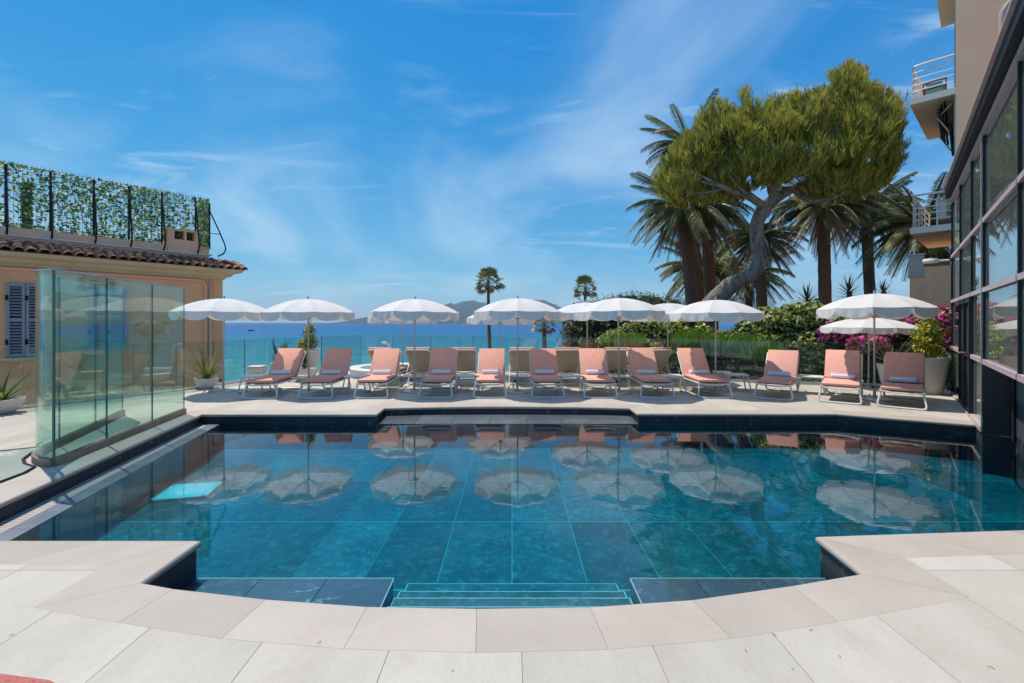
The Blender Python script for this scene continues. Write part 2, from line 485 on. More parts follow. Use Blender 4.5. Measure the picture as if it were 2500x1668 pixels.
def np_mesh(name, V, F, mi, mats):
    """V (n,3), F (m,k) faces of k corners"""
    me = bpy.data.meshes.new(name)
    V = np.asarray(V, np.float32); F = np.asarray(F, np.int32); m, k = F.shape
    me.vertices.add(len(V)); me.vertices.foreach_set('co', V.ravel())
    me.loops.add(m * k); me.loops.foreach_set('vertex_index', F.ravel())
    me.polygons.add(m); me.polygons.foreach_set('loop_start', np.arange(0, m * k, k, dtype=np.int32))
    for mt in mats: me.materials.append(mt)
    me.polygons.foreach_set('material_index', np.asarray(mi, np.int32))
    me.update(calc_edges=True)
    return me

def at(px, Y, py=None):
    """world x (and z) of a point seen at photo pixel px (py) when it stands at depth Y"""
    x = (px - 1250) / 1111.1 * Y
    return x if py is None else (x, Y, EYE - (py - 787) / 1111.1 * Y)

def inside(p, poly):
    c = False; n = len(poly); x, y = p
    for i in range(n):
        x1, y1 = poly[i]; x2, y2 = poly[(i + 1) % n]
        if (y1 > y) != (y2 > y) and x < (x2 - x1) * (y - y1) / (y2 - y1) + x1: c = not c
    return c

def cut_tile(rect, keep, drop):
    """triangles of the rectangle that lie inside keep and outside drop polygons"""
    x0, y0, x1, y1 = rect
    vs = [Vector(v) for v in ((x0, y0), (x1, y0), (x1, y1), (x0, y1))]; es = [(0, 1), (1, 2), (2, 3), (3, 0)]
    for poly in [keep] + drop:
        b = len(vs); vs += [Vector(p) for p in poly]; n = len(poly)
        es += [(b + i, b + (i + 1) % n) for i in range(n)]
    ov, oe, of, *_ = delaunay_2d_cdt(vs, es, [], 0, 1e-5)
    tris = []
    for f in of:
        c = sum((ov[i] for i in f), Vector((0, 0))) / len(f)
        if x0 < c.x < x1 and y0 < c.y < y1 and inside(c, keep) and not any(inside(c, d) for d in drop): tris.append(tuple(f))
    return ov, tris

def tile_mesh(name, ov, tris, z, th, mat):
    used = sorted({i for t in tris for i in t}); ix = {v: k for k, v in enumerate(used)}; n = len(used)
    vs = [(ov[i].x, ov[i].y, z) for i in used] + [(ov[i].x, ov[i].y, z - th) for i in used]
    cnt = {}
    fs = []
    for t in tris:
        a = [ix[i] for i in t]
        p = [vs[i] for i in a]
        if (p[1][0] - p[0][0]) * (p[2][1] - p[0][1]) - (p[1][1] - p[0][1]) * (p[2][0] - p[0][0]) < 0: a.reverse()
        fs.append(tuple(a))
        for i in range(3): cnt[(a[i], a[(i + 1) % 3])] = 1
    for (a, b) in list(cnt):
        if (b, a) not in cnt: fs.append((b, a, a + n, b + n))
    me = bpy.data.meshes.new(name); me.from_pydata(vs, [], fs); me.materials.append(mat); me.update()
    return me

# ------------------------------------------------------------------ land, sea, hills
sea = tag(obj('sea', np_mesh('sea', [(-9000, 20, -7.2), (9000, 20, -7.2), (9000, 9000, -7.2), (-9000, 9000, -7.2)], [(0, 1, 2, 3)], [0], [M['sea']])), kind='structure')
beach = MB().prism([(-60, -30), (60, -30), (60, 58), (-60, 64)], -9.0, -6.9)
tag(obj('ground', beach.mesh('ground', M['sand'])), kind='structure')
gm = MB()
gx, gy = 26, 18
for j in range(gy + 1):
    for i in range(gx + 1):
        x = 0.3 + i * 1.6; y = 11.6 + j * 2.2
        z = -1.6 + .25 * noise.noise((x * .2, y * .2, 0)) - .02 * (y - 12)
        x += .13 * (y - 12)
        gm.v.append((x, y, z))
for j in range(gy):
    for i in range(gx):
        a = j * (gx + 1) + i
        gm.f.append((a, a + 1, a + gx + 2, a + gx + 1)); gm.m.append(0)
gbr = [(0.3, 11.6), (41.9, 11.6), (47.05, 51.2), (5.45, 51.2)]
gm.prism(gbr, -8.95, -2.9)
tag(obj('garden_terrain', gm.mesh('garden_terrain', M['ground'], True)), kind='structure')

def ridge(name, Y, pts, depth, seed, steps=160):
    """a range of hills whose skyline passes through pts (photo px, py) at depth Y"""
    xs = [at(p, Y) for p, q in pts]; hs_ = [EYE - (q - 787) / 1111.1 * Y for p, q in pts]
    mb = MB(); rows = 15
    for i in range(steps + 1):
        x = xs[0] + (xs[-1] - xs[0]) * i / steps
        h = np.interp(x, xs, hs_) + 7.2
        for j in range(rows + 1):
            v = j / rows
            prof = math.sin(math.pi * min(1, v)) ** .8
            nz = noise.fractal((x / 320 + seed, v * 5 + seed, 0), .9, 2.0, 5)
            z = -7.6 + h * prof * (1 + .22 * nz * (1 - abs(2 * v - 1) ** .5) ** .5 if prof > .05 else 1) + min(6, h * .1) * nz * .6
            mb.v.append((x + 40 * nz, Y + (v - .5) * depth, z if j not in (0, rows) else -9))
    for i in range(steps):
        for j in range(rows):
            a = i * (rows + 1) + j
            mb.f.append((a, a + 1, a + rows + 2, a + rows + 1)); mb.m.append(0)
    o = obj(name, mb.mesh(name, M['hill'], True))
    return tag(o, kind='structure')
ridge('hills', 3300, [(838, 789), (855, 786), (880, 781), (900, 775), (930, 769), (980, 763), (1030, 756), (1070, 749), (1095, 744), (1120, 748), (1160, 757), (1200, 762), (1260, 765), (1330, 770), (1400, 779), (1450, 784), (1480, 788)], 900, 1.3)
ridge('hills', 4300, [(1040, 780), (1080, 760), (1106, 745), (1131, 736), (1156, 733), (1182, 738), (1210, 748), (1250, 742), (1290, 736), (1325, 737), (1350, 748), (1366, 758), (1400, 772), (1450, 783)], 900, 4.1)
ridge('hills', 6200, [(1480, 775), (1540, 752), (1600, 738), (1650, 729), (1690, 727), (1740, 735), (1790, 730), (1840, 731), (1870, 742), (1900, 757), (1940, 770), (2000, 778), (2080, 786)], 1200, 7.7)
mast = MB()
mx_, my_, mz_ = at(1161.5, 4300, 737)
for k in range(3):
    mast.tube([(mx_ + 3 * math.cos(k * 2.1), my_ + 3 * math.sin(k * 2.1), mz_ - 8), (mx_, my_, mz_ + 34)], [1.6, .7], 5)
mast.lathe([(3.0, 0), (3.0, 3)], 8, (mx_, my_, mz_ + 12))
tag(obj('radio_mast', mast.mesh('radio_mast', M['boat_dark'])), 'tiny radio mast standing on the highest hill beyond the sea', 'mast')

# ------------------------------------------------------------------ pool outlines
FX = lambda y: 1.289 + .84 * y                    # line of the glass facade
IN = [(-4.26, 3.22), (-2.23, 3.22), (-2.23, 2.70), (-1.97, 2.63), (-1.38, 2.53), (-.79, 2.464), (-.19, 2.447), (.427, 2.46), (1.01, 2.525),
      (1.65, 2.66), (2.19, 2.80), (2.22, 3.28), (4.46, 3.42), (6.77, 6.17), (6.58, 6.33), (7.05, 6.91), (5.52, 7.74), (2.15, 7.74), (2.15, 8.24),
      (1.2, 8.38), (-.1, 8.45), (-1.3, 8.38), (-2.32, 8.24), (-2.30, 7.69), (-5.25, 7.69)]
OUT = [(-4.51, 2.914), (-2.60, 2.914), (-2.59, 2.472), (-2.03, 2.35), (-1.425, 2.23), (-.80, 2.16), (-.17, 2.135), (.456, 2.155), (1.075, 2.23),
       (1.69, 2.356), (2.58, 2.566), (2.585, 2.995), (4.35, 3.10), (7.2, 6.6), (7.30, 7.15), (5.60, 8.05), (2.46, 8.05), (2.46, 8.53),
       (1.24, 8.69), (-.1, 8.76), (-1.34, 8.69), (-2.63, 8.54), (-2.61, 8.0), (-5.64, 8.0)]
FENCE = [(-260, 6.7), (-70, 7.6), (60, 8.2), (190, 8.75), (326, 9.5), (430, 10.2), (520, 11.0), (597, 11.9), (668.7, 12.95), (785, 14.45), (880, 16.1), (958.5, 16.3), (1051.7, 15.5),
         (1155, 14.9), (1268.7, 13.9), (1396, 13.4), (1537, 12.95), (1640, 12.55), (1760, 12.1), (1880, 11.65), (1985, 11.4), (2090, 11.3), (2200, 10.95), (2310, 10.25)]
FP = [(at(p, y), y) for p, y in FENCE]
DECK = [(-11.5, .3), (1.5, .3), (9.95, 10.25)] + [(x, y + .12) for x, y in reversed(FP)] + [(-11.5, 6.7)]

# the curved floor glass beside the glass screen
FLOORGLASS = [(-4.78, 4.02), (-5.02, 4.86), (-5.62, 5.12), (-6.15, 5.75), (-6.6, 5.25), (-6.75, 4.4), (-6.0, 3.5), (-4.9, 3.5)]

deck = tag(obj('terrace_floor', None), kind='structure') if False else None
base = MB()
ov, tr = cut_tile((-12, 0, 12, 17), DECK, [OUT])
tl = tile_mesh('terrace_floor', ov, tr, -.006, .24, M['joint'])
terrace = tag(obj('terrace_floor', tl), kind='structure')
W_, L_, G_ = .627, 1.25, .0016
count = 0
for i in range(-20, 18):
    for j in range(-3, 13):
        x0 = .046 + i * W_; y0 = 2.846 + j * L_
        x1, y1 = x0 + W_, y0 + L_
        if y1 < .9 or min(abs(x0), abs(x1)) > 1.125 * max(y1, .5) + 1.3: continue
        if y0 > 11.5 and x0 > -1.5 : continue
        ov, tr = cut_tile((x0 + G_, y0 + G_, x1 - G_, y1 - G_), DECK, [OUT])
        if not tr: continue
        obj('paver', tile_mesh('paver', ov, tr, 0.0, .012, M['paver']), terrace); count += 1
for j in range(0, 8):      # the far corner towards the sea, larger slabs
    for i in range(-8, 8):
        x0 = .046 + i * W_ * 2 - 4; y0 = 2.846 + 7 * L_ + .0 + j * L_
        if x0 + W_ * 2 < -7.5: continue
        if y0 <= 11.5: continue
        if x0 < -1.5 + W_ : continue
        ov, tr = cut_tile((x0 + G_, y0 + G_, x0 + 2 * W_ - G_, y0 + L_ - G_), DECK, [OUT])
        if tr: obj('paver', tile_mesh('paver', ov, tr, 0.0, .012, M['paver']), terrace); count += 1
print('pavers', count)

# ------------------------------------------------------------------ coping
coping = thing('pool_coping', None, None); coping['kind'] = 'structure'
def lerp(a, b, t): return (a[0] + (b[0] - a[0]) * t, a[1] + (b[1] - a[1]) * t)
def coping_tile(a, b, c, d, name='coping_stone'):
    """a,b inner edge, c,d outer edge (b->c side); bullnosed towards the water"""
    ai, bi = Vector(a), Vector(b); ao, bo = Vector(d), Vector(c)
    g = .001
    e1 = (bi - ai).normalized() * g; e2 = (bo - ao).normalized() * g
    ai, bi, ao, bo = ai + e1, bi - e1, ao + e2, bo - e2
    na = (ai - ao).normalized(); nb = (bi - bo).normalized()
    mb = MB(); prof = [(.022, -.045), (.030, -.030), (.028, -.014), (.018, -.003), (.0, 0.0)]
    ringa = [(ai.x + na.x * o, ai.y + na.y * o, z) for o, z in prof] + [(ao.x - na.x * g, ao.y - na.y * g, 0), (ao.x - na.x * g, ao.y - na.y * g, -.045)]
    ringb = [(bi.x + nb.x * o, bi.y + nb.y * o, z) for o, z in prof] + [(bo.x - nb.x * g, bo.y - nb.y * g, 0), (bo.x - nb.x * g, bo.y - nb.y * g, -.045)]
    n = len(ringa)
    mb.add(ringa + ringb, [(i, i + n, (i + 1) % n + n, (i + 1) % n) for i in range(n)] + [tuple(range(n)), tuple(reversed(range(n, 2 * n)))])
    o = obj(name, mb.mesh(name, M['coping']), coping)
def run(i0, i1, o0, o1, n):
    for k in range(n):
        coping_tile(lerp(i0, i1, k / n), lerp(i0, i1, (k + 1) / n), lerp(o0, o1, (k + 1) / n), lerp(o0, o1, k / n))
pairs = list(zip(IN[:13], OUT[:13]))
for (a, ao), (b, bo) in zip(pairs, pairs[1:]):
    L = math.dist(a, b); n = 3 if L > 1.8 else 1
    run(a, b, ao, bo, n)
run(IN[-1], IN[0], OUT[-1], OUT[0], 7)                       # left side
far_in = IN[15:25]; far_out = OUT[14:24]
for (a, ao), (b, bo) in zip(zip(far_in, far_out), zip(far_in[1:], far_out[1:])):
    L = math.dist(a, b); run(a, b, ao, bo, max(1, round(L / .62)))
# bed under the coping, so that the joints read dark
bed = MB()
for (a, ao), (b, bo) in list(zip(pairs, pairs[1:])) + [((IN[-1], OUT[-1]), (IN[0], OUT[0]))] + list(zip(zip(far_in, far_out), zip(far_in[1:], far_out[1:]))):
    ci, co_, di, do = Vector(a), Vector(ao), Vector(b), Vector(bo)
    a2, b2 = ci + (co_ - ci) * .15, di + (do - di) * .15
    bed.prism([tuple(a2), tuple(b2), bo, ao], -.26, -.047)
obj('coping_bed', bed.mesh('coping_bed', M['joint']), coping)

# ------------------------------------------------------------------ pool
pool = thing('swimming_pool', None, None); pool['kind'] = 'structure'
WZ, FZ = -.17, -.55
LIPI = [(-3.86, 3.22), (-4.93, 7.69)]                     # water side of the overflow lip
LIPO = [(-4.04, 3.22), (-5.11, 7.69)]
BASIN = [LIPI[0]] + IN[1:18] + [(2.15, 7.70), (-2.30, 7.69), LIPI[1]]
POOLP = [LIPI[0], (-2.23, 3.22), (-2.23, 2.70)] + IN[3:17] + [(5.52, 7.74), (2.15, 7.70), (-2.30, 7.69), LIPI[1]]
ov, tr = cut_tile((-6, 2, 8, 9), POOLP, [])
obj('pool_bed', tile_mesh('pool_bed', ov, tr, FZ - .004, .1, M['grout']), pool)
TW, TL, TG = .607, 1.225, .004
for i in range(-9, 13):
    for j in range(-3, 4):
        x0 = .0 + i * TW; y0 = 4.80 + j * TL
        ov, tr = cut_tile((x0 + TG, y0 + TG * 3, x0 + TW - TG, y0 + TL - TG * 3), POOLP, [])
        if tr: obj('floor_tile', tile_mesh('floor_tile', ov, tr, FZ, .003, M['floor_tile']), pool)
# wall tiles
wallback = MB()
for a, b in zip(IN, IN[1:] + IN[:1]):
    if a in (IN[12],): continue                            # building side handled below
    L = math.dist(a, b); n = max(1, round(L / .61)); d = (Vector(b) - Vector(a)).normalized()
    for k in range(n):
        p, q = Vector(lerp(a, b, k / n)) + d * .0015, Vector(lerp(a, b, (k + 1) / n)) - d * .0015
        mb = MB().slab(p, q, .02, -.62, -.046, off=-.012)
        obj('wall_tile', mb.mesh('wall_tile', M['slate']), pool)
# overflow lip, channel and grate on the left
lip = MB().prism([LIPI[0], LIPI[1], LIPO[1], LIPO[0]], -.62, WZ + .004)
n = 8
for k in range(n):
    a0, a1 = lerp(LIPI[0], LIPI[1], (k + .003) / n), lerp(LIPI[0], LIPI[1], (k + .997) / n)
    b0, b1 = lerp(LIPO[0], LIPO[1], (k + .003) / n), lerp(LIPO[0], LIPO[1], (k + .997) / n)
    obj('lip_stone', MB().prism([a0, a1, b1, b0], -.62, WZ + .004).mesh('lip_stone', M['slate_lip']), pool)
obj('overflow_channel', MB().prism([LIPO[0], LIPO[1], (-5.24, 7.69), (-4.25, 3.22)], -.5, -.27).mesh('overflow_channel', M['blackpanel']), pool)
va = math.atan2(7.69 - 3.22, -5.11 + 4.04)
slat_me = MB().box((0, 0, 0), (.030, .198, .02)).mesh('grate_slat', M['grille'])
ns = 118
for k in range(ns):
    t = (k + .5) / ns
    p = lerp(lerp(LIPO[0], LIPO[1], t), lerp((-4.255, 3.22), (-5.245, 7.69), t), .5)
    obj('grate_slat', slat_me, pool, loc=(p[0], p[1], WZ - .012 - .004), rot=(0, 0, va))
# overflow slab under the far bay
xs = [-2.285 + i * .633 for i in range(8)]
for i in range(7):
    x0, x1 = xs[i] + .003, min(xs[i + 1] - .003, 2.135)
    f = lambda x: 8.40 - .07 * ((x + .1) / 2.2) ** 2 - .09
    vs = [(x0, 7.68, -.62), (x1, 7.68, -.62), (x1, f(x1), -.62), (x0, f(x0), -.62), (x0, 7.68, WZ + .006), (x1, 7.68, WZ + .006), (x1, f(x1), WZ + .032), (x0, f(x0), WZ + .032)]
    obj('overflow_slab', MB().add(vs, [(3, 2, 1, 0), (4, 5, 6, 7), (0, 1, 5, 4), (1, 2, 6, 5), (2, 3, 7, 6), (3, 0, 4, 7)]).mesh('overflow_slab', M['slab_wet']), pool)
gut = MB().prism([(-2.28, 8.1), (2.13, 8.1), (2.13, 8.3), (1.2, 8.37), (-.1, 8.44), (-1.3, 8.37), (-2.28, 8.3)], WZ - .2, WZ + .004)
obj('overflow_gutter', gut.mesh('overflow_gutter', M['gutter']), pool)
# benches and steps at the near end
for x0, x1 in ((-2.225, -.83), (.83, 2.20)):
    w = (x1 - x0) / 3
    for k in range(3):
        a, b = x0 + k * w + .003, x0 + (k + 1) * w - .003
        obj('bench_slab', MB().box(((a + b) / 2, 2.80, -.40), (b - a, .79, .30)).mesh('bench_slab', M['bench']), pool)
    obj('nosing', MB().box(((x0 + x1) / 2, 3.199, -.253), (x1 - x0, .007, .008)).mesh('nosing', M['nosing']), pool)
    xe = x1 if x0 < 0 else x0
    obj('nosing', MB().box((xe, 2.80, -.253), (.007, .79, .008)).mesh('nosing', M['nosing']), pool)
for k, (ye, ze, hw) in enumerate(((2.92, -.278, .80), (3.09, -.324, .80), (3.25, -.374, .80), (3.50, -.462, .80))):
    st = obj('step', MB().box((0, 2.3 + (ye - 2.3) / 2, (ze - .56) / 2), (2 * hw, ye - 2.3, ze + .56)).mesh('step', M['floor_tile']), pool)
    obj('nosing', MB().box((0, ye - .001, ze - .002), (2 * hw + .004, .009, .008)).mesh('nosing', M['nosing']), st)
    for s in (-1, 1):
        obj('nosing', MB().box((s * hw, ye - .08, ze - .003), (.01, .15, .012)).mesh('nosing', M['nosing']), st)
# water
def grow(poly, d):
    out = []; n = len(poly)
    for i in range(n):
        p0, p1, p2 = Vector(poly[i - 1]), Vector(poly[i]), Vector(poly[(i + 1) % n])
        a, b = (p1 - p0).normalized(), (p2 - p1).normalized()
        na, nb = Vector((a.y, -a.x)), Vector((b.y, -b.x)); m = (na + nb).normalized()
        out.append(tuple(p1 + m * d / max(.4, m.dot(na))))
    return out
GP = grow(POOLP, .012)
ov, tr = cut_tile((-6, 2, 8, 9), GP, [])
wm_ = tile_mesh('water', ov, tr, WZ, .392, M['water'])
bm = bmesh.new(); bm.from_mesh(wm_)
top = [f for f in bm.faces if f.normal.z > .9]
ol = list(bm.verts)
bl = [bm.verts.new((v.co.x, v.co.y, WZ - .392)) for v in ol]
idx = {v: i for i, v in enumerate(ol)}
for f in top: bm.faces.new([bl[idx[v]] for v in reversed(f.verts)])
bmesh.ops.remove_doubles(bm, verts=bm.verts, dist=1e-5)
bmesh.ops.recalc_face_normals(bm, faces=bm.faces)
bm.to_mesh(wm_); bm.free()
tag(obj('pool_water', wm_), kind='structure')
# pale hatch on the pool floor
def rrect(w, h, r, n=5):
    pts = []
    for cx_, cy_, a0 in ((w / 2 - r, h / 2 - r, 0), (-w / 2 + r, h / 2 - r, 90), (-w / 2 + r, -h / 2 + r, 180), (w / 2 - r, -h / 2 + r, 270)):
        for k in range(n + 1):
            a = R(a0 + 90 * k / n); pts.append((cx_ + r * math.cos(a), cy_ + r * math.sin(a)))
    return pts
ht = thing('floor_hatch', 'pale turquoise rounded hatch plate lying on the pool floor', 'hatch', (-4.0, 5.62, FZ), R(13))
obj('plate', MB().prism(rrect(.60, .52, .07), .001, .022).mesh('plate', M['hatch']), ht, True)
obj('rim', MB().tube([(x, y, .022) for x, y in rrect(.60, .52, .07)], .008, 5, 0, True).mesh('rim', M['nosing']), ht, True)
for sx, sy in ((-1, -1), (1, -1), (1, 1), (-1, 1), (0, -1), (0, 1)):
    obj('screw', MB().lathe([(.014, 0), (.012, .006)], 8, (sx * .24, sy * .20, .022)).mesh('screw', M['steel']), ht, True)

# ------------------------------------------------------------------ floor glass left of the screen
fg = thing('floor_skylight', 'curved greenish walk-on glass set in the paving left of the glass screen', 'skylight', (-5.6, 4.5, 0))
FGP = [(-4.87, 4.02), (-4.99, 4.66), (-5.08, 4.84), (-5.30, 4.95), (-5.50, 5.12), (-5.66, 5.36), (-5.80, 5.62), (-6.15, 5.40), (-6.45, 4.95), (-6.6, 4.4), (-6.3, 3.6), (-4.78, 3.6)]
obj('glass_panel', MB().prism(FGP, .003, .012).mesh('glass_panel', surf('walk_on_glass', (.42, .47, .40), (.33, .39, .34), .18, 2.5, 0, None, .5, veins=((.75, .78, .72), 1.2, .03, .8))), fg)  # pale veins paint sunlit lines into the panel's colour
obj('frame', MB().tube([(x, y, .006) for x, y in FGP], .018, 5, 0, True).mesh('frame', M['dark_frame']), fg)

# ------------------------------------------------------------------ curved glass screen
gs = thing('glass_screen', 'tall curved green glass screen on a stained metal base at the pool edge', 'glass screen', (-5.3, 6.3, 0))
A0, A1 = (-4.93, 4.90), (-5.575, 7.74)
arc = [(-4.93, 4.90), (-5.08, 4.93), (-5.24, 5.02), (-5.38, 5.15), (-5.50, 5.32), (-5.60, 5.50), (-5.69, 5.72)]
B1 = (-6.50, 7.60)
HB, HT = .085, 2.11
def along(a, b, t): return lerp(a, b, t)
GM = [M['glass'], M['glass_edge']]
cuts = [0, .30, .66, 1.0]
for t0, t1 in zip(cuts, cuts[1:]):
    obj('glass_pane', MB().slab(along(A0, A1, t0 + .002), along(A0, A1, t1 - .002), .016, HB, HT, 0, 1).mesh('glass_pane', GM), gs)
for t0, t1 in ((0, .5), (.5, 1)):
    obj('glass_pane', MB().slab(along(arc[-1], B1, t0 + .003), along(arc[-1], B1, t1 - .003), .016, HB, HT, 0, 1).mesh('glass_pane', GM), gs)
mb = MB()
def offs(pts, d):
    out = []
    for i, p in enumerate(pts):
        a = Vector(pts[max(0, i - 1)]); b = Vector(pts[min(len(pts) - 1, i + 1)]); t = (b - a).normalized()
        out.append((p[0] - t.y * d, p[1] + t.x * d))
    return out
fine = []
for i in range(len(arc) - 1):
    for k in range(3):
        p0, p1, p2, p3 = (Vector(arc[max(0, i - 1)]), Vector(arc[i]), Vector(arc[i + 1]), Vector(arc[min(len(arc) - 1, i + 2)])); t = k / 3
        fine.append(tuple(.5 * ((2 * p1) + (-p0 + p2) * t + (2 * p0 - 5 * p1 + 4 * p2 - p3) * t * t + (-p0 + 3 * p1 - 3 * p2 + p3) * t ** 3)))
fine.append(arc[-1])
def strip(pts, th, z0, z1, mi=0, edge=0):
    a, b = offs(pts, th / 2), offs(pts, -th / 2); n = len(pts); mb = MB()
    vs = [(x, y, z) for z in (z0, z1) for x, y in a + b]
    fs = [(i, i + 1, 2 * n + i + 1, 2 * n + i) for i in range(n - 1)] + [(n + i + 1, n + i, 3 * n + i, 3 * n + i + 1) for i in range(n - 1)]
    mb.add(vs, fs, mi)
    mb.add(vs, [(2 * n + i, 2 * n + i + 1, 3 * n + i + 1, 3 * n + i) for i in range(n - 1)] + [(i + 1, i, n + i, n + i + 1) for i in range(n - 1)], edge)
    mb.add(vs, [(0, 2 * n, 3 * n, n), (n - 1, 2 * n - 1, 4 * n - 1, 3 * n - 1)], edge)
    return mb
fine[0] = (fine[0][0] - .012, fine[0][1])
obj('curved_pane', strip(fine, .016, HB, HT, 0, 1).mesh('curved_pane', GM), gs)
whole = [A1, A0] + arc[1:] + [B1]
obj('base_plinth', strip([A1, A0], .07, 0, HB).mesh('base_plinth', M['brown_steel']), gs)
obj('base_plinth', strip([A0] + fine[1:], .075, .001, HB - .003).mesh('base_plinth', M['brown_steel']), gs)
obj('base_plinth', strip([fine[-1], B1], .07, 0, HB).mesh('base_plinth', M['brown_steel']), gs)
obj('cap_rail', strip([A1, A0], .030, HT, HT + .018).mesh('cap_rail', M['steel']), gs)
obj('cap_rail', strip(fine, .028, HT + .0005, HT + .017).mesh('cap_rail', M['steel']), gs)
obj('cap_rail', strip([fine[-1], B1], .030, HT, HT + .018).mesh('cap_rail', M['steel']), gs)
obj('corner_strip', MB().box((A0[0] + .008, A0[1] - .012, (HB + HT) / 2), (.018, .018, HT - HB)).mesh('corner_strip', M['glass_edge']), gs)

# ------------------------------------------------------------------ glass fence round the terrace
gf = thing('glass_fence', 'frameless green glass fence round the outer edge of the terrace', 'glass fence', (0, 13.8, 0))
for i in range(len(FP) - 1):
    a, b = Vector(FP[i]), Vector(FP[i + 1]); d = (b - a).normalized() * .009
    top = 1.10 if FP[i][0] < 5 else 1.07
    obj('glass_pane', MB().slab(a + d, b - d, .014, .05, top, 0, 1).mesh('glass_pane', [M['fence_glass'], M['glass_edge']]), gf)
obj('base_rail', strip(FP, .06, .0, .05).mesh('base_rail', M['white_metal']), gf)

# ------------------------------------------------------------------ glass building on the right
gb = thing('glass_building', 'glazed facade with dark mullions and rose rails along the right side of the pool', 'building', (8, 8, 0))
fa = Vector((.643, .766)); fn = Vector((-.766, .643))
def fpt(y, off=0.0): return (FX(y) + fn.x * off, y + fn.y * off)
ys = [3.25, 4.55, 6.36, 7.36, 8.65, 9.9]
ZR = [1.0, 2.0, 2.97, 4.22]
GF = [M['facade_glass'], M['glass_edge']]
for y0, y1 in zip(ys, ys[1:]):
    for k in range(3):
        if y0 == 7.36 and k == 0: pass
        obj('window_pane', MB().slab(fpt(y0 + .02), fpt(y1 - .02), .02, ZR[k] + .04, ZR[k + 1] - .04, 0, 1).mesh('window_pane', GF), gb)
    if y0 >= 6.3 and y0 != 7.36:
        obj('window_pane', MB().slab(fpt(y0 + .02), fpt(y1 - .02), .02, .06, ZR[0] - .04, 0, 1).mesh('window_pane', GF), gb)
for y in ys[1:]:
    z0 = 1.0 if y < 6 else 0.0
    obj('mullion', MB().slab(fpt(y - .019), fpt(y + .019), .075, z0, 4.16).mesh('mullion', M['dark_frame']), gb)
obj('mullion', MB().slab(fpt(6.36 + .035), fpt(6.36 + .06), .104, 0.0, 4.15).mesh('mullion', M['rose']), gb)
def rail(z, h, y0, y1, off, th, m): obj('transom', MB().slab(fpt(y0), fpt(y1), th, z - h / 2, z + h / 2, off=off).mesh('transom', m), gb)
for k, z in enumerate(ZR):
    for y0, y1 in zip(ys, ys[1:]):
        if k == 0 and y0 == 7.36: continue
        e = .021
        rail(z, .062 if k < 3 else .085, y0 + (e if y0 > 3.3 else 0), y1 - e, .008, .08, M['rose'])
rail(.035, .07, 6.42, 7.33, .0, .12, M['rose'])
rail(.02, .04, 7.39, 9.87, .0, .12, M['rose'])
obj('roof_fascia', MB().slab(fpt(3.0), fpt(9.98), .22, 4.28, 4.50, off=.02).mesh('roof_fascia', M['dark_frame']), gb)
obj('fascia_trim', MB().slab(fpt(3.0), fpt(9.98), .05, 4.455, 4.475, off=.15).mesh('fascia_trim', M['rose']), gb)
q = [fpt(3.0, -.10), fpt(9.98, -.10), fpt(9.98, -5.0), fpt(3.0, -5.0)]
obj('roof_slab', MB().prism(q, 4.30, 4.47).mesh('roof_slab', M['concrete']), gb)
q = [fpt(3.0, -.30), fpt(9.95, -.30), fpt(9.95, -4.2), fpt(3.0, -4.2)]
obj('interior_floor', MB().prism(q, -.25, .015).mesh('interior_floor', M['interior_floor']), gb)
obj('interior_wall', MB().slab(fpt(3.0), fpt(9.95), .1, .02, 4.29, off=-3.9).mesh('interior_wall', M['interior']), gb)
obj('interior_wall', MB().slab(fpt(9.93, -.08), fpt(9.93, -3.85), .06, .02, 4.29).mesh('interior_wall', M['interior']), gb)
# curtains seen faintly behind the panes
cm = MB(); pts = []
for k in range(140):
    t = k / 139; y = 4.6 + 5.0 * t
    pts.append(fpt(y, -.75 + .05 * math.sin(k * 1.7)))
obj('curtain', strip(pts, .01, .1, 4.15).mesh('curtain', surf('grey_green_curtain', (.52, .60, .55), None, .9, 2, transl=.2)), gb)
# glass balustrade on the roof edge
for y0, y1 in ((3.2, 5.2), (5.2, 7.3), (7.3, 9.42)):
    obj('balustrade_pane', MB().slab(fpt(y0 + .01, -.24), fpt(y1 - .01, -.24), .016, 4.50, 5.50, 0, 1).mesh('balustrade_pane', [M['roof_glass'], M['glass_edge']]), gb)
# recessed dark wall over the pool and the black return panel
obj('stone_panel', MB().slab(fpt(3.1), fpt(4.7), .06, .02, .95, off=-.30).mesh('stone_panel', M['wetwall']), gb)
obj('stone_panel', MB().slab(fpt(4.71), fpt(6.30), .06, .02, .95, off=-.30).mesh('stone_panel', M['wetwall']), gb)
obj('stone_panel', MB().slab(fpt(3.1), fpt(6.30), .06, -.62, .01, off=-.295).mesh('stone_panel', M['slate']), gb)
obj('return_panel', MB().slab(fpt(6.315, .05), fpt(6.315, -.30), .03, .0, .955).mesh('return_panel', M['blackpanel']), gb)
obj('return_panel', MB().slab(fpt(6.30, .05), fpt(6.30, -.30), .04, -.62, -.008).mesh('return_panel', M['blackpanel']), gb)
obj('panel_hinge', MB().box((*fpt(6.26, -.24), .40), (.03, .03, .9)).mesh('panel_hinge', M['dark_frame']), gb)
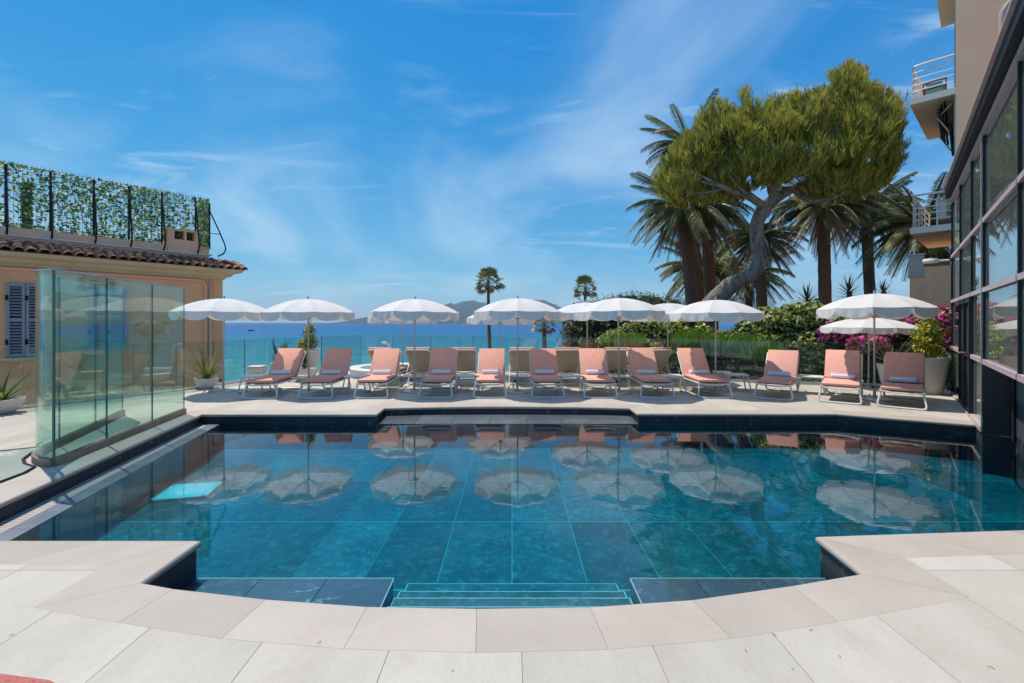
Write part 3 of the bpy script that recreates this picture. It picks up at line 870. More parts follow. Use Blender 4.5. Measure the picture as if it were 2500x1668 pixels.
# double door
dr = obj('door', MB().slab(fpt(7.42), fpt(8.0), .035, .09, 1.94, 0, 1).slab(fpt(8.04), fpt(8.60), .035, .09, 1.94, 0, 1).mesh('door', GF), gb)
for y0, y1 in ((7.385, 7.43), (7.975, 8.005), (8.03, 8.06), (8.585, 8.625)):
    obj('door_stile', MB().slab(fpt(y0), fpt(y1), .07, .04, 1.955, off=.02).mesh('door_stile', M['dark_frame']), dr)
for z in (.07, 1.0, 1.92):
    obj('door_rail', MB().slab(fpt(7.44), fpt(7.97), .06, z - .035, z + .035, off=.02).slab(fpt(8.065), fpt(8.58), .06, z - .035, z + .035, off=.02).mesh('door_rail', M['dark_frame']), dr)
hx = fpt(7.62, .09)
obj('door_handle', MB().tube([fpt(7.95, .05) + (1.02,), fpt(7.95, .11) + (1.02,), fpt(7.80, .12) + (1.02,)], .012, 6).mesh('door_handle', M['steel']), dr)
for z in (.25, 1.55, 1.8):
    obj('hinge', MB().box((*fpt(8.63, .07), z), (.05, .05, .12)).mesh('hinge', M['dark_frame']), dr)
lampo = thing('wall_lamp', 'white half round floodlight high on the far end of the glass facade', 'lamp', (*fpt(9.98, .05), 2.95))
obj('arm', MB().tube([fpt(9.98, .06) + (2.92,), fpt(9.98, .22) + (2.92,)], .025, 6).mesh('arm', M['white_metal']), lampo)
c = fpt(9.98, .36)
obj('lamp_head', MB().lathe([(.02, -.05), (.13, -.05), (.15, -.01), (.13, .04), (.02, .055)], 14, (c[0], c[1], 2.93)).mesh('lamp_head', M['white_metal'], True, angle=40), lampo)

# ------------------------------------------------------------------ rose beige apartment building on the right
AC = Vector((13.65, 14.0)); bu = Vector((.70, .714)); bv = Vector((.714, -.70))
def bp(t, s, z=None):          # t along the side wall (to the right), s away along the sea front
    p = AC + bv * t + bu * s
    return (p.x, p.y) if z is None else (p.x, p.y, z)
ap = thing('apartment_building', 'rose beige apartment block with white railed balconies behind the glass facade', 'building', (*bp(4, 5), 0))
obj('wall', MB().prism([bp(0, 0), bp(12, 0), bp(12, 12), bp(0, 12)], -6.9, 17).mesh('wall', M['peach2']), ap)
obj('corner_trim', MB().prism([bp(-.035, .03), bp(-.002, .03), bp(-.002, .35), bp(-.035, .35)], -3, 17).mesh('corner_trim', M['turquoise']), ap)
obj('lower_wall', MB().prism([bp(-1.07, .02), bp(-.11, .02), bp(-.11, 5), bp(-1.07, 5)], -6.9, 3.32).mesh('lower_wall', M['peach']), ap)
obj('corner_pillar', MB().prism([bp(-1.10, -.02), bp(-.72, -.02), bp(-.72, .36), bp(-1.10, .36)], 3.0, 3.70).prism([bp(-1.13, -.05), bp(-.69, -.05), bp(-.69, .39), bp(-1.13, .39)], 3.70, 3.75).mesh('corner_pillar', M['coping']), ap)
obj('planter_box', MB().prism([bp(-.715, 0.0), bp(-.115, 0.0), bp(-.115, .34), bp(-.715, .34)], 3.325, 3.52).mesh('planter_box', M['terracotta']), ap)
slb = lambda t, s, z0, z1, th: MB().prism([bp(-t, .01), bp(-.003, .01), bp(-.003, s), bp(-t * .74, s)], z0, z1)
for (t, s, z, rail_on, full) in ((1.07, 4.25, 8.79, True, 0), (1.07, 4.25, 4.61, True, 1), (.55, 4.25, 12.95, False, 0)):
    o = obj('balcony', slb(t, s, z - .20, z, .2).mesh('balcony', M['concrete']), ap)
    if not rail_on: continue
    for zz_, r in ((1.03, .035), (.82, .02), (.62, .02), (.42, .02), (.22, .02)):
        pts = [bp(-.01, .06, z + zz_), bp(-t + .28, .06, z + zz_), bp(-t + .12, .10, z + zz_), bp(-t + .07, .26, z + zz_), bp(-t * .74 + .06, s - .1, z + zz_)]
        obj('railing_bar', MB().tube(pts, r, 6).mesh('railing_bar', M['white_metal'], True, angle=40), o)
    for ss in (.30, .75, 1.5, 2.25, 3.0, s - .1):
        obj('railing_post', MB().tube([bp(-t * (1 - .26 * ss / s) + .06, ss, z), bp(-t * (1 - .26 * ss / s) + .06, ss, z + 1.02)], .022, 6).mesh('railing_post', M['white_metal']), o)
    if full:
        obj('railing_post', MB().tube([bp(-.42, .06, z), bp(-.42, .06, z + .80)], .022, 6).mesh('railing_post', M['white_metal']), o)
# pipe on the side wall
obj('downpipe', MB().tube([bp(1.55, -.07, 11.25), bp(1.06, -.07, 10.75), bp(.975, -.07, 10.6), bp(.96, -.07, 10.4), bp(.96, -.07, 5)], .065, 8).mesh('downpipe', M['coping'], True, angle=40), ap)
obj('vent_lattice', None, ap) if False else None
vl_ = MB()
for i in range(5): vl_.box((*bp(-.42 + i * .085, -.01), 1.50), (.022, .03, .40), 0, -.715)
for j in range(5): vl_.box((*bp(-.25, -.015), 1.31 + j * .095), (.38, .03, .022), 0, -.715)
obj('vent_lattice', vl_.mesh('vent_lattice', M['cream']), ap)
aw = thing('folded_awning', 'dark folded slatted awning under the upper balcony', 'awning', bp(-.3, 1.0, 8.5))
for k in range(12):
    t = -.10 - .30 * math.sin(math.pi * min(1, (k + 1.5) / 9)) if k < 9 else -.12
    sl = MB().tube([bp(t, .25, 8.50 - .09 * k), bp(t + .04, 3.3 - .02 * k, 8.50 - .09 * k)], .035, 5)
    obj('slat', sl.mesh('slat', M['dark_frame']), aw)
for s in (.5, 2.6):
    obj('arm', MB().tube([bp(-.08, s, 8.5), bp(-.42, s + .1, 8.15), bp(-.12, s + .2, 7.6)], .025, 5).mesh('arm', M['white_metal']), aw)
chair = thing('balcony_chair', 'brown wooden chair with pale teal cushion on the upper balcony', 'chair', bp(-.45, .35, 8.79))
for t in (-.75, -.22):
    for s in (.24, .6):
        obj('leg', MB().tube([bp(t, s, 8.79), bp(t, s, 9.21 if s < .5 else 9.1)], .018, 5).mesh('leg', M['wood']), chair)
obj('seat', MB().prism([bp(-.77, .22), bp(-.20, .22), bp(-.20, .66), bp(-.77, .66)], 9.02, 9.06).mesh('seat', M['wood']), chair)
obj('backrest', MB().tube([bp(-.78, .24, 9.20), bp(-.5, .235, 9.25), bp(-.19, .24, 9.24)], .03, 6).mesh('backrest', M['wood']), chair)
obj('cushion', MB().prism([bp(-.68, .255), bp(-.30, .255), bp(-.30, .32), bp(-.68, .32)], 8.86, 9.2).mesh('cushion', M['teal_cloth']), chair)
ac = thing('air_conditioner', 'boxy white air conditioner standing on the lower balcony', 'air conditioner', bp(-.25, .5, 4.61))
obj('casing', MB().prism([bp(-.40, .2), bp(-.12, .2), bp(-.12, .95), bp(-.40, .95)], 4.78, 5.42).mesh('casing', M['cream']), ac)
obj('front_panel', MB().prism([bp(-.38, .185), bp(-.22, .185), bp(-.22, .199), bp(-.38, .199)], 4.84, 5.36).mesh('front_panel', M['white_metal']), ac)
for k in range(4):
    obj('grille_bar', MB().tube([bp(-.20, .19, 4.86 + .07 * k), bp(-.13, .19, 4.88 + .07 * k)], .012, 5).mesh('grille_bar', M['boat_dark']), ac)
obj('stand', MB().prism([bp(-.44, .15), bp(-.11, .15), bp(-.11, 1.0), bp(-.44, 1.0)], 4.66, 4.77).mesh('stand', M['wood']), ac)

# ------------------------------------------------------------------ peach house on the left
HC = Vector((-8.9, 14.0)); hw = Vector((.628, .778)); hn = Vector((.778, -.628))
def hp(t, o=0.0, z=None):      # t along the wall (towards the sea), o out of the wall
    p = HC + hw * t + hn * o
    return (p.x, p.y) if z is None else (p.x, p.y, z)
def h_at(px, o=0.0):           # t where the line of sight of photo column px meets the wall plane moved out by o
    k = (px - 1250) / 1111.1
    p = HC + hn * o
    return (k * p.y - p.x) / (hw.x - k * hw.y)
hs_o = thing('peach_house', 'peach rendered house with grey shutters and tiled eave on the left', 'building', (*hp(-3, -3), 0))
obj('wall', MB().prism([hp(-9), hp(0), hp(0, -7), hp(-9, -7)], -6.9, 3.06).mesh('wall', M['peach']), hs_o)
cp = [(0, 2.86), (.05, 2.86), (.06, 2.90), (.20, 2.95), (.24, 3.02), (.42, 3.06), (.46, 3.12), (.50, 3.15), (.0, 3.15)]
mb = MB()
def outline(o, z): return [hp(-9, o, z), hp(o * .9, o, z), hp(o * .9, -7, z)]
rings = [outline(o, z) for o, z in cp]
for i in range(len(rings) - 1):
    mb.add(rings[i] + rings[i + 1], [(0, 1, 4, 3), (1, 2, 5, 4)])
obj('cornice', mb.mesh('cornice', M['cream']), hs_o)
rs = MB()
e0, e1 = .50, -.30
rs.add([hp(-9, e0, 3.16), hp(.47, e0, 3.16), hp(.47, -7, 3.16), hp(-9, e1, 3.44), hp(-.3, e1, 3.44), hp(-.3, -7, 3.44)], [(0, 1, 4, 3), (1, 2, 5, 4)])
obj('roof_deck', rs.mesh('roof_deck', M['terracotta']), hs_o)
# barrel tiles
def barrel(L, r0, r1):
    mb = MB(); n = 7; vs = []
    for y, r in ((0, r0), (L, r1)):
        for k in range(n):
            a = math.pi * k / (n - 1); vs.append((r * math.cos(a), y, r * math.sin(a) * .85))
        for k in range(n):
            a = math.pi * k / (n - 1); vs.append(((r - .014) * math.cos(a), y, (r - .014) * math.sin(a) * .85))
    fs = []
    for k in range(n - 1):
        fs += [(k, k + 1, 2 * n + k + 1, 2 * n + k), (n + k + 1, n + k, 3 * n + k, 3 * n + k + 1), (k + 1, k, n + k, n + k + 1)]
    return mb.add(vs, fs).mesh('roof_tile', M['terracotta'], True, angle=50)
tile_me = barrel(.36, .098, .085)
ang = math.atan2(hw.y, hw.x)
for row in range(3):
    for i in range(34):
        t = .42 - i * .205
        o = .56 - row * .285
        p = hp(t + random.uniform(-.008, .008), o, 3.17 + row * .098 + random.uniform(-.006, .006))
        obj('roof_tile', tile_me, hs_o, loc=p, rot=(R(18), 0, ang))
for i in range(5):             # tiles of the far slope, catching the sun at the corner
    for row in range(2):
        p = hp(.53 - row * .27, .30 - i * .205, 3.17 + row * .10)
        obj('roof_tile', tile_me, hs_o, loc=p, rot=(R(18), 0, ang + R(90)))
pw = [hp(-9, -.25), hp(-.28, -.25), hp(-.28, -6.9), hp(-.5, -6.9), hp(-.5, -.47), hp(-9, -.47)]
obj('parapet', MB().prism(pw, 3.1, 3.80).mesh('parapet', M['peach2']), hs_o)
obj('parapet_coping', MB().prism([hp(-.75, -.22), hp(-.24, -.22), hp(-.24, -.6), hp(-.75, -.6)], 3.802, 3.83).mesh('parapet_coping', M['cream']), hs_o)
obj('conduit', MB().tube([hp(-9, -.20, 3.60), hp(-.22, -.20, 3.60)], .028, 6).mesh('conduit', M['white_metal']), hs_o)
ct = h_at(452, -.2)
ch = obj('chimney', MB().prism([hp(ct - .42, -.20), hp(ct + .36, -.20), hp(ct + .36, -.75), hp(ct - .42, -.75)], 3.55, 3.97).mesh('chimney', M['peach2']), hs_o)
for a, b in ((-.42, -.26), (-.02, .04), (.24, .36)):
    obj('chimney_pier', MB().prism([hp(ct + a, -.202), hp(ct + b, -.202), hp(ct + b, -.75), hp(ct + a, -.75)], 3.972, 4.22).mesh('chimney_pier', M['peach2']), ch)
obj('chimney_cap', MB().prism([hp(ct - .46, -.16), hp(ct + .40, -.16), hp(ct + .40, -.79), hp(ct - .46, -.79)], 4.222, 4.27).mesh('chimney_cap', M['peach2']), ch)
obj('chimney_back', MB().prism([hp(ct - .40, -.6), hp(ct + .34, -.6), hp(ct + .34, -.74), hp(ct - .40, -.74)], 3.975, 4.22).mesh('chimney_back', M['boat_dark']), ch)
# pipes
tp = h_at(501)
obj('downpipe', MB().tube([hp(-9, .05, 2.80), hp(tp - .22, .05, 2.80), hp(tp - .08, .05, 2.77), hp(tp, .05, 2.66), hp(tp, .05, -3)], .035, 7).mesh('downpipe', M['peach2'], True, angle=40), hs_o)
obj('downpipe', MB().tube([hp(tp + .13, .05, 2.84), hp(tp + .13, .05, -3)], .04, 7).mesh('downpipe', M['peach2'], True), hs_o)
# shutters
def shutter(t0, t1, z0, z1):
    fr_ = MB(); w = .055
    for a, b, c_, d in ((t0, t0 + w, z0, z1), (t1 - w, t1, z0, z1)): fr_.slab(hp(a), hp(b), .04, c_, d, off=-.05)
    for z in (z0, (z0 + z1) / 2 - .04, z1 - .08): fr_.slab(hp(t0 + w + .001), hp(t1 - w - .001), .038, z, z + .08, off=-.05)
    s = obj('shutter', fr_.mesh('shutter', M['shutter']), hs_o)
    lv = MB(); nl = 22
    for k in range(nl):
        z = z0 + .10 + (z1 - z0 - .18) * (k + .5) / nl
        if abs(z - (z0 + z1) / 2) < .05: continue
        c_ = hp((t0 + t1) / 2, .05)
        mt = Matrix.Translation((c_[0], c_[1], z)) @ Matrix.Rotation(ang, 4, 'Z') @ Matrix.Rotation(R(38), 4, 'X')
        L2 = (t1 - t0) / 2 - w
        vs = [mt @ Vector(v) for v in ((-L2, -.028, -.005), (L2, -.028, -.005), (L2, .028, -.005), (-L2, .028, -.005), (-L2, -.028, .005), (L2, -.028, .005), (L2, .028, .005), (-L2, .028, .005))]
        lv.add(vs, [(3, 2, 1, 0), (4, 5, 6, 7), (0, 1, 5, 4), (1, 2, 6, 5), (2, 3, 7, 6), (3, 0, 4, 7)])
    tag(obj('louvers', lv.mesh('louvers', M['shutter']), s), kind='stuff')
    obj('shutter_back', MB().slab(hp(t0 + .02), hp(t1 - .02), .01, z0 + .02, z1 - .02, off=-.012).mesh('shutter_back', M['boat_dark']), s)
    obj('hinge', MB().box((*hp(t0 + .01, .075), z0 + .35), (.04, .04, .12)).box((*hp(t0 + .01, .075), z1 - .35), (.04, .04, .12)).mesh('hinge', M['dark_frame']), s)
ta, tb = h_at(14), h_at(61.5); tc_ = tb + (tb - ta)
shutter(ta, tb - .006, .74, 2.47); shutter(tb + .006, tc_, .74, 2.47)
tA, tB = h_at(215), h_at(309); tm = (tA + tB) / 2
shutter(tA, tm - .005, .95, 2.45); shutter(tm + .005, tB, .95, 2.45)
obj('sill', MB().slab(hp(ta - .08), hp(tc_ + .08), .12, .66, .72, off=-.06).mesh('sill', M['cream']), hs_o)
obj('sill', MB().slab(hp(tA - .08), hp(tB + .08), .12, .87, .93, off=-.06).mesh('sill', M['cream']), hs_o)

# ------------------------------------------------------------------ leafy privacy screen on the roof terrace
ps = thing('privacy_screen', 'green artificial leaf screen on black posts along the roof of the peach house', 'screen', (*hp(-3, -.35), 3.8))
SO = -.40; te = h_at(511, SO); Z0, Z1 = 3.80, 5.36
for px in (-85, 14.5, 122.7, 228, 314, 394, 476):
    t = h_at(px, SO)
    obj('post', MB().tube([hp(t, SO + .05, 3.80), hp(t, SO + .05, 5.30)], .026, 6).mesh('post', M['black']), ps)
    br = [hp(t, SO + .05, 5.24), hp(t, SO + .22, 4.55), hp(t, SO + .36, 4.02), hp(t, SO + .38, 3.86), hp(t, SO + .33, 3.70), hp(t, SO + .20, 3.60)]
    obj('brace', MB().tube(br, .022, 6).tube([hp(t, SO + .05, 4.36), hp(t, SO + .26, 4.36)], .014, 5).mesh('brace', M['black'], True), ps)
obj('post', MB().tube([hp(te, SO + .02, 3.83), hp(te, SO + .02, 5.22)], .026, 6).mesh('post', M['black']), ps)
br = [hp(te, SO + .02, 5.0), hp(te + .24, SO + .08, 4.4), hp(te + .40, SO + .1, 3.98), hp(te + .42, SO + .1, 3.84), hp(te + .36, SO + .1, 3.70), hp(te + .2, SO + .1, 3.60)]
obj('brace', MB().tube(br, .022, 6).tube([hp(te, SO + .03, 4.30), hp(te + .28, SO + .08, 4.30)], .014, 5).mesh('brace', M['black'], True), ps)
wires = MB()
t_l = h_at(-140, SO)
nv = int((te - t_l) / .075)
for k in range(nv + 1):
    t = t_l + (te - t_l) * k / nv
    wires.tube([hp(t, SO, Z0 + .02), hp(t, SO, Z1 + .04)], .004, 3, cap=False)
for z in np.arange(Z0 + .1, Z1 + .01, .13):
    wires.tube([hp(t_l, SO, z), hp(te, SO, z)], .004, 3, cap=False)
for k in range(14):
    o = SO - .075 * k
    wires.tube([hp(te, o, Z0 + .02), hp(te, o, Z1 + .04)], .004, 3, cap=False)
tag(obj('wire_mesh', wires.mesh('wire_mesh', M['black']), ps), kind='stuff')

def leaf_quads(P, N, size, aspect, r, jit=.5, bend=.0):
    """P centres, N facing vectors -> rhombus leaves"""
    n = len(P)
    N = N + r.normal(0, jit, (n, 3)); N /= np.linalg.norm(N, axis=1)[:, None] + 1e-9
    T = r.normal(0, 1, (n, 3)); T -= N * (T * N).sum(1)[:, None]; T /= np.linalg.norm(T, axis=1)[:, None] + 1e-9
    B = np.cross(N, T)
    s = size * r.uniform(.65, 1.3, n)[:, None]
    V = np.stack([P - T * s, P + B * s * aspect - T * s * .15, P + T * s, P - B * s * aspect - T * s * .15], 1)
    return V.reshape(-1, 3), np.arange(4 * n).reshape(n, 4)

def screen_leaves():
    r = np.random.default_rng(5); P = []; N = []
    area = (te - t_l)
    dens = lambda t, z: 0
    rows = np.arange(Z0 + .03, Z1, .062)
    for z in rows:
        m = int(area * 66)
        tt = r.uniform(t_l, te, m)
        for t in tt:
            w = noise.noise((t * .8, z * 1.1, 3.0))
            w2 = 1.0 if z < Z0 + .12 else (.66 + .55 * w)
            if t > te - .28: w2 = 1.0
            if r.uniform() > w2: continue
            q = hp(t, SO + r.uniform(-.03, .05), z + r.normal(0, .010)); P.append(q); N.append((hn.x, hn.y, .5))
    for k in range(900):       # the short return at the far end
        q = hp(te + r.uniform(-.02, .02), SO - r.uniform(0, 1.0), r.uniform(Z0, Z1)); P.append(q); N.append((hw.x, hw.y, .4))
    for k in range(420):       # denser patch near the left
        t = h_at(r.uniform(52, 80), SO); q = hp(t, SO - r.uniform(0, .1), r.uniform(Z0, Z1 - .4)); P.append(q); N.append((hn.x, hn.y, .4))
    P = np.array(P); N = np.array(N)
    V, F = leaf_quads(P, N, .047, .52, r, .45)
    mi = r.choice(5, len(P), p=[.36, .26, .20, .04, .14])
    return np_mesh('leaf_panel', V, F, mi, [M['screen_green'], M['screen_teal'], M['screen_lime'], M['screen_pale'], M['leaf_mid']])
tag(obj('leaf_panel', screen_leaves(), ps), kind='stuff')

# ------------------------------------------------------------------ sun loungers
def rbox(c, d, bev, mat_, name, rx=0.0, seg=2):
    return MB().box(c, d, 0, 0, rx).mesh(name, mat_, True, (bev, seg), 50)
PIV = (1.10, .31); BA = R(47); BL = .76
def back_pt(u, off=0.0):       # point along the backrest, off above its surface
    return (PIV[0] + math.cos(BA) * u - math.sin(BA) * off, PIV[1] + math.sin(BA) * u + math.cos(BA) * off)
LM = {}
W2 = .305
pts = [(-W2, .06, .30), (-W2, 1.86, .27), (-W2 + .06, 1.93, .268), (W2 - .06, 1.93, .268), (W2, 1.86, .27), (W2, .06, .30)]
LM['frame'] = MB().tube(pts, .019, 6).tube([(-W2, .065, .30), (-.15, .06, .272), (.15, .06, .272), (W2, .065, .30)], .016, 6).tube([(-W2, 1.06, .285), (0, 1.06, .25), (W2, 1.06, .285)], .016, 6).mesh('frame', M['white_metal'], True, angle=50)
def leg_loop(y0, y1, wt, wb):
    return MB().tube([(-wt, y0, .295), (-wb, y1 + (y0 - y1) * .2, .075), (-wb + .012, y1 + .005, .035), (-wb + .06, y1, .019), (wb - .06, y1, .019), (wb - .012, y1 + .005, .035), (wb, y1 + (y0 - y1) * .2, .075), (wt, y0, .295)], .0185, 6).mesh('leg_loop', M['white_metal'], True, angle=50)
LM['leg_front'] = leg_loop(.11, .0, .29, .335)
LM['leg_rear'] = leg_loop(1.28, 1.42, .285, .31)
LM['seat_cushion'] = rbox((0, .585, .345), (.60, 1.03, .052), .014, M['pink'], 'seat_cushion')
cy_, cz_ = back_pt(BL / 2 + .02, .052)
LM['back_cushion'] = rbox((0, cy_, cz_), (.60, BL, .052), .014, M['pink'], 'back_cushion', BA)
a, b = back_pt(0), back_pt(BL)
LM['back_frame'] = MB().tube([(-.302, a[0], a[1]), (-.302, b[0], b[1] - .02), (-.25, b[0] + .02, b[1] + .01), (.25, b[0] + .02, b[1] + .01), (.302, b[0], b[1] - .02), (.302, a[0], a[1])], .017, 6).tube([(-.3, *back_pt(.30, -.05)), (-.28, 1.62, .28), (.28, 1.62, .28), (.3, *back_pt(.30, -.05))], .011, 5).mesh('back_frame', M['white_metal'], True, angle=50)
sl = MB()
for mbp, rows in ((0, [back_pt(u, .012 - .035 * math.sin(math.pi * u / BL)) for u in np.linspace(.0, BL, 7)]), (1, [(y, .305 - .03 * math.sin(math.pi * (y - .08) / 1.0)) for y in np.linspace(.08, 1.08, 7)])):
    for j in range(len(rows) - 1):
        (y0, z0), (y1, z1) = rows[j], rows[j + 1]
        sl.add([(-.295, y0, z0), (.295, y0, z0), (.295, y1, z1), (-.295, y1, z1), (-.295, y0, z0 - .004), (.295, y0, z0 - .004), (.295, y1, z1 - .004), (-.295, y1, z1 - .004)], [(0, 1, 2, 3), (7, 6, 5, 4)])
LM['sling'] = sl.mesh('sling', M['sling'])
def make_lounger(label, group):
    t = thing('sun_lounger', label, 'sun lounger', group=group)
    obj('frame', LM['frame'], t, True)
    obj('leg', LM['leg_front'], t, True); obj('leg', LM['leg_rear'], t, True)
    obj('back_frame', LM['back_frame'], t, True)
    obj('sling', LM['sling'], t, True)
    obj('seat_cushion', LM['seat_cushion'], t, True); obj('back_cushion', LM['back_cushion'], t, True)
    return t
G1 = 'pink loungers in the row along the pool'
G2 = 'pink loungers in the back row facing the sea'
ORD = ['first', 'second', 'third', 'fourth', 'fifth', 'sixth', 'seventh', 'eighth', 'ninth', 'tenth', 'eleventh', 'twelfth']
front = [(633, 975.3, 713, 861), (769, 974.7, 828, 863), (905, 974, 946.5, 860.7), (1063, 973.5, 1085.5, 860.3), (1196, 973, 1202.5, 860.6), (1338, 973, 1323.5, 860.6),
         (1467, 973.6, 1445.5, 860), (1606, 973.6, 1560.5, 862.4), (1747.5, 973.4, 1685, 859.5), (1886.5, 976.5, 1912, 864.5), (2049.5, 985.5, 2064, 869.5), (2201, 998.5, 2209.5, 871)]
flab = ['pink lounger at the left end of the poolside row, beside a small table',
        'pink lounger second along the poolside row, its seat and most of its back shaded',
        'pink lounger third along the poolside row, in front of the round white spa tub',
        'pink lounger fourth along the poolside row, half of its back in curved shade',
        'pink lounger fifth along the poolside row, sunlit back and partly sunlit white towel',
        'pink lounger sixth along the poolside row, right of the centre pole',
        'pink lounger seventh along the poolside row, left of an umbrella pole',
        'pink lounger eighth along the poolside row, turned slightly, with a fully shaded seat',
        'pink lounger ninth along the poolside row, sunlit, last before the gap',
        'pink lounger standing before the hedge, just right of the gap in the row',
        'pink lounger between the last side table and the umbrella pole near the glass facade',
        'pink lounger at the right end of the row, nearest the glass facade']
proto = None
LPOS = []
def back_dir(px0, py0, px1):
    y0 = 1111.1 * EYE / (py0 - 787); x0 = at(px0, y0)
    # solve the heading so that the top of the backrest (1.62 m behind the feet) falls on column px1
    best = None
    for k in range(-50, 51):
        a_ = R(k); xx = x0 - math.sin(a_) * 1.62; yy = y0 + math.cos(a_) * 1.62
        e = abs((xx / yy) * 1111.1 + 1250 - px1)
        if best is None or e < best[0]: best = (e, a_)
    return x0, y0, best[1]
for i, (px0, py0, px1, _) in enumerate(front):
    x, y, a_ = back_dir(px0, py0, px1)
    if proto is None: proto = o = make_lounger(flab[i], G1)
    else: o = copy_tree(proto); o['label'] = flab[i]
    for ch in o.children:
        if ch.name.split('.')[0] in ('seat_cushion', 'back_cushion'):
            ch.rotation_euler = (random.uniform(-.012, .012), 0, random.uniform(-.022, .022)); ch.location = (random.uniform(-.008, .008), random.uniform(-.006, .006), random.uniform(0, .006))
    o.location = (x, y, 0); o.rotation_euler = (0, 0, a_)
    LPOS.append((x, y, a_))
blab = ['back row lounger seen from behind, tilted left, in front of the outdoor shower',
        'back row lounger seen from behind, second one, straight beside the spa tub',
        'back row lounger seen from behind, third one, left of the tall thin palm',
        'back row lounger seen from behind, fourth one, in front of the short palm',
        'back row lounger seen from behind, fifth one, left of the round grey green bush',
        'back row lounger seen from behind, sixth one, half hidden by the seventh poolside lounger',
        'back row lounger seen from behind, before the yellow green shrub at the right end']
back = [(925, 5), (1019, 3), (1131, -2), (1274, 0), (1385.5, 0), (1507, 0), (1613, -6)]
for i, (px, dg) in enumerate(back):
    o = copy_tree(proto); o['label'] = blab[i]; o['group'] = G2
    top_y = 11.05
    a_ = R(180 - dg * 2)
    x = at(px, top_y)
    # the head end is towards the camera: root lies 1.62 m further away
    o.location = (x + math.sin(a_) * 1.62, top_y - math.cos(a_) * 1.62, 0); o.rotation_euler = (0, 0, a_)
# towels
prof = [(.0, -.205), (.030, -.207), (.048, -.203), (.056, -.192), (.058, -.15), (.057, 0), (.058, .15), (.056, .192), (.048, .203), (.030, .207), (.0, .205)]
tw = MB()
segs = 14; V0 = []
for r_, z_ in prof[1:-1]:
    for k in range(segs):
        an = 2 * math.pi * k / segs
        rr = r_ * (1 + .05 * math.cos(an * 2) + .04 * math.sin(an + 1))
        V0.append((z_, rr * math.cos(an), rr * math.sin(an) * .95))
n_ = len(prof) - 2
tw.add(V0, [(i * segs + k, i * segs + (k + 1) % segs, (i + 1) * segs + (k + 1) % segs, (i + 1) * segs + k) for i in range(n_ - 1) for k in range(segs)] + [tuple(range(segs)), tuple(reversed(range((n_ - 1) * segs, n_ * segs)))])
towel_me = tw.mesh('towel', M['towel'], True, angle=60)
fl = MB()
fv = [(x_, .061 * math.cos(an) * 1.05, .061 * math.sin(an)) for an in np.linspace(R(20), R(110), 6) for x_ in (-.196, .196)]
fl.add(fv, [(2 * i, 2 * i + 1, 2 * i + 3, 2 * i + 2) for i in range(5)])
flap_me = fl.mesh('towel_flap', M['towel'], True)
tlab = ['on the lounger at the left end of the poolside row', 'on the second poolside lounger, wholly in shade', 'on the lounger in front of the round spa tub', 'on the lounger with the curved shade on its back',
        'on the fifth poolside lounger, half of it sunlit', 'on the lounger just right of the pole at the pool centre', 'on the seventh poolside lounger', 'on the turned lounger with the shaded seat',
        'on the last lounger before the gap in the row', 'on the lounger standing alone in front of the hedge', 'on the lounger left of the pole near the glass facade', 'on the lounger at the right end of the row']
for i, (x, y, a_) in enumerate(LPOS):
    yy, zz = PIV[0] - .085, .371 + .0545
    o = thing('rolled_towel', 'rolled white towel ' + tlab[i], 'towel', (x - math.sin(a_) * yy, y + math.cos(a_) * yy, zz), a_ + random.uniform(-.03, .03), 'rolled towels on the poolside loungers')
    obj('roll', towel_me, o, True); obj('loose_edge', flap_me, o, True)

# ------------------------------------------------------------------ side tables
def table_leg(sx):
    return MB().tube([(sx * .19, -.17, .352), (sx * .25, -.205, .06), (sx * .25, -.20, .018), (sx * .25, .20, .018), (sx * .25, .205, .06), (sx * .19, .17, .352)], .0155, 6).mesh('leg', M['white_metal'], True, angle=50)
tt = MB().prism(rrect(.46, .46, .07), .352, .376).mesh('table_top', M['white_metal'])
tl_, tr_ = table_leg(-1), table_leg(1)
def table(x, y, rz, label):
    t = thing('side_table', 'small white side table ' + label, 'table', (x, y, 0), rz, 'white side tables among the loungers')
    obj('table_top', tt, t, True); obj('leg', tl_, t, True); obj('leg', tr_, t, True)
    return t
for px, y, rz, lb in ((622, 10.05, .1, 'left of the first poolside lounger'), (870, 10.05, .05, 'between the second and third poolside loungers'), (1141, 10.15, 0, 'between the fourth and fifth poolside loungers'),
                  (1391, 10.1, 0, 'between the sixth and seventh poolside loungers'), (1639, 10.1, -.05, 'between the eighth and ninth poolside loungers'), (1797, 10.35, -.2, 'standing free in the gap right of the ninth lounger'),
                  (1980, 9.95, -.55, 'between the two loungers left of the pole near the facade')):
    table(at(px, y), y, rz, lb)
def cube_light(x, y, z, rz, label):
    t = thing('cube_box', label, 'box', (x, y, z), rz)
    obj('case', rbox((0, 0, .075), (.34, .30, .15), .02, M['pot'], 'case'), t, True)
    obj('lid', rbox((0, 0, .162), (.36, .32, .022), .008, M['white_metal'], 'lid'), t, True)
x_ = at(627, 11.35); st_ = thing('low_stool', 'low pale stool behind the table at the left end of the row', 'stool', (x_, 11.35, 0))
for sx in (-1, 1):
    for sy in (-1, 1):
        obj('leg', MB().tube([(sx * .13, sy * .12, .26), (sx * .16, sy * .15, 0)], .015, 6).mesh('leg', M['white_metal']), st_, True)
obj('seat', rbox((0, 0, .275), (.34, .32, .03), .008, M['white_metal'], 'seat'), st_, True)
cube_light(x_, 11.35, .291, .1, 'pale square box with lid on the low stool by the fence')
x_ = at(1762, 10.9); cube_light(x_, 10.9, 0.20, -.1, 'pale square box beside the free standing table, behind the pole')
pd = thing('box_stand', 'small white stand under the pale box beside the free standing table', 'stand', (x_, 10.9, 0))
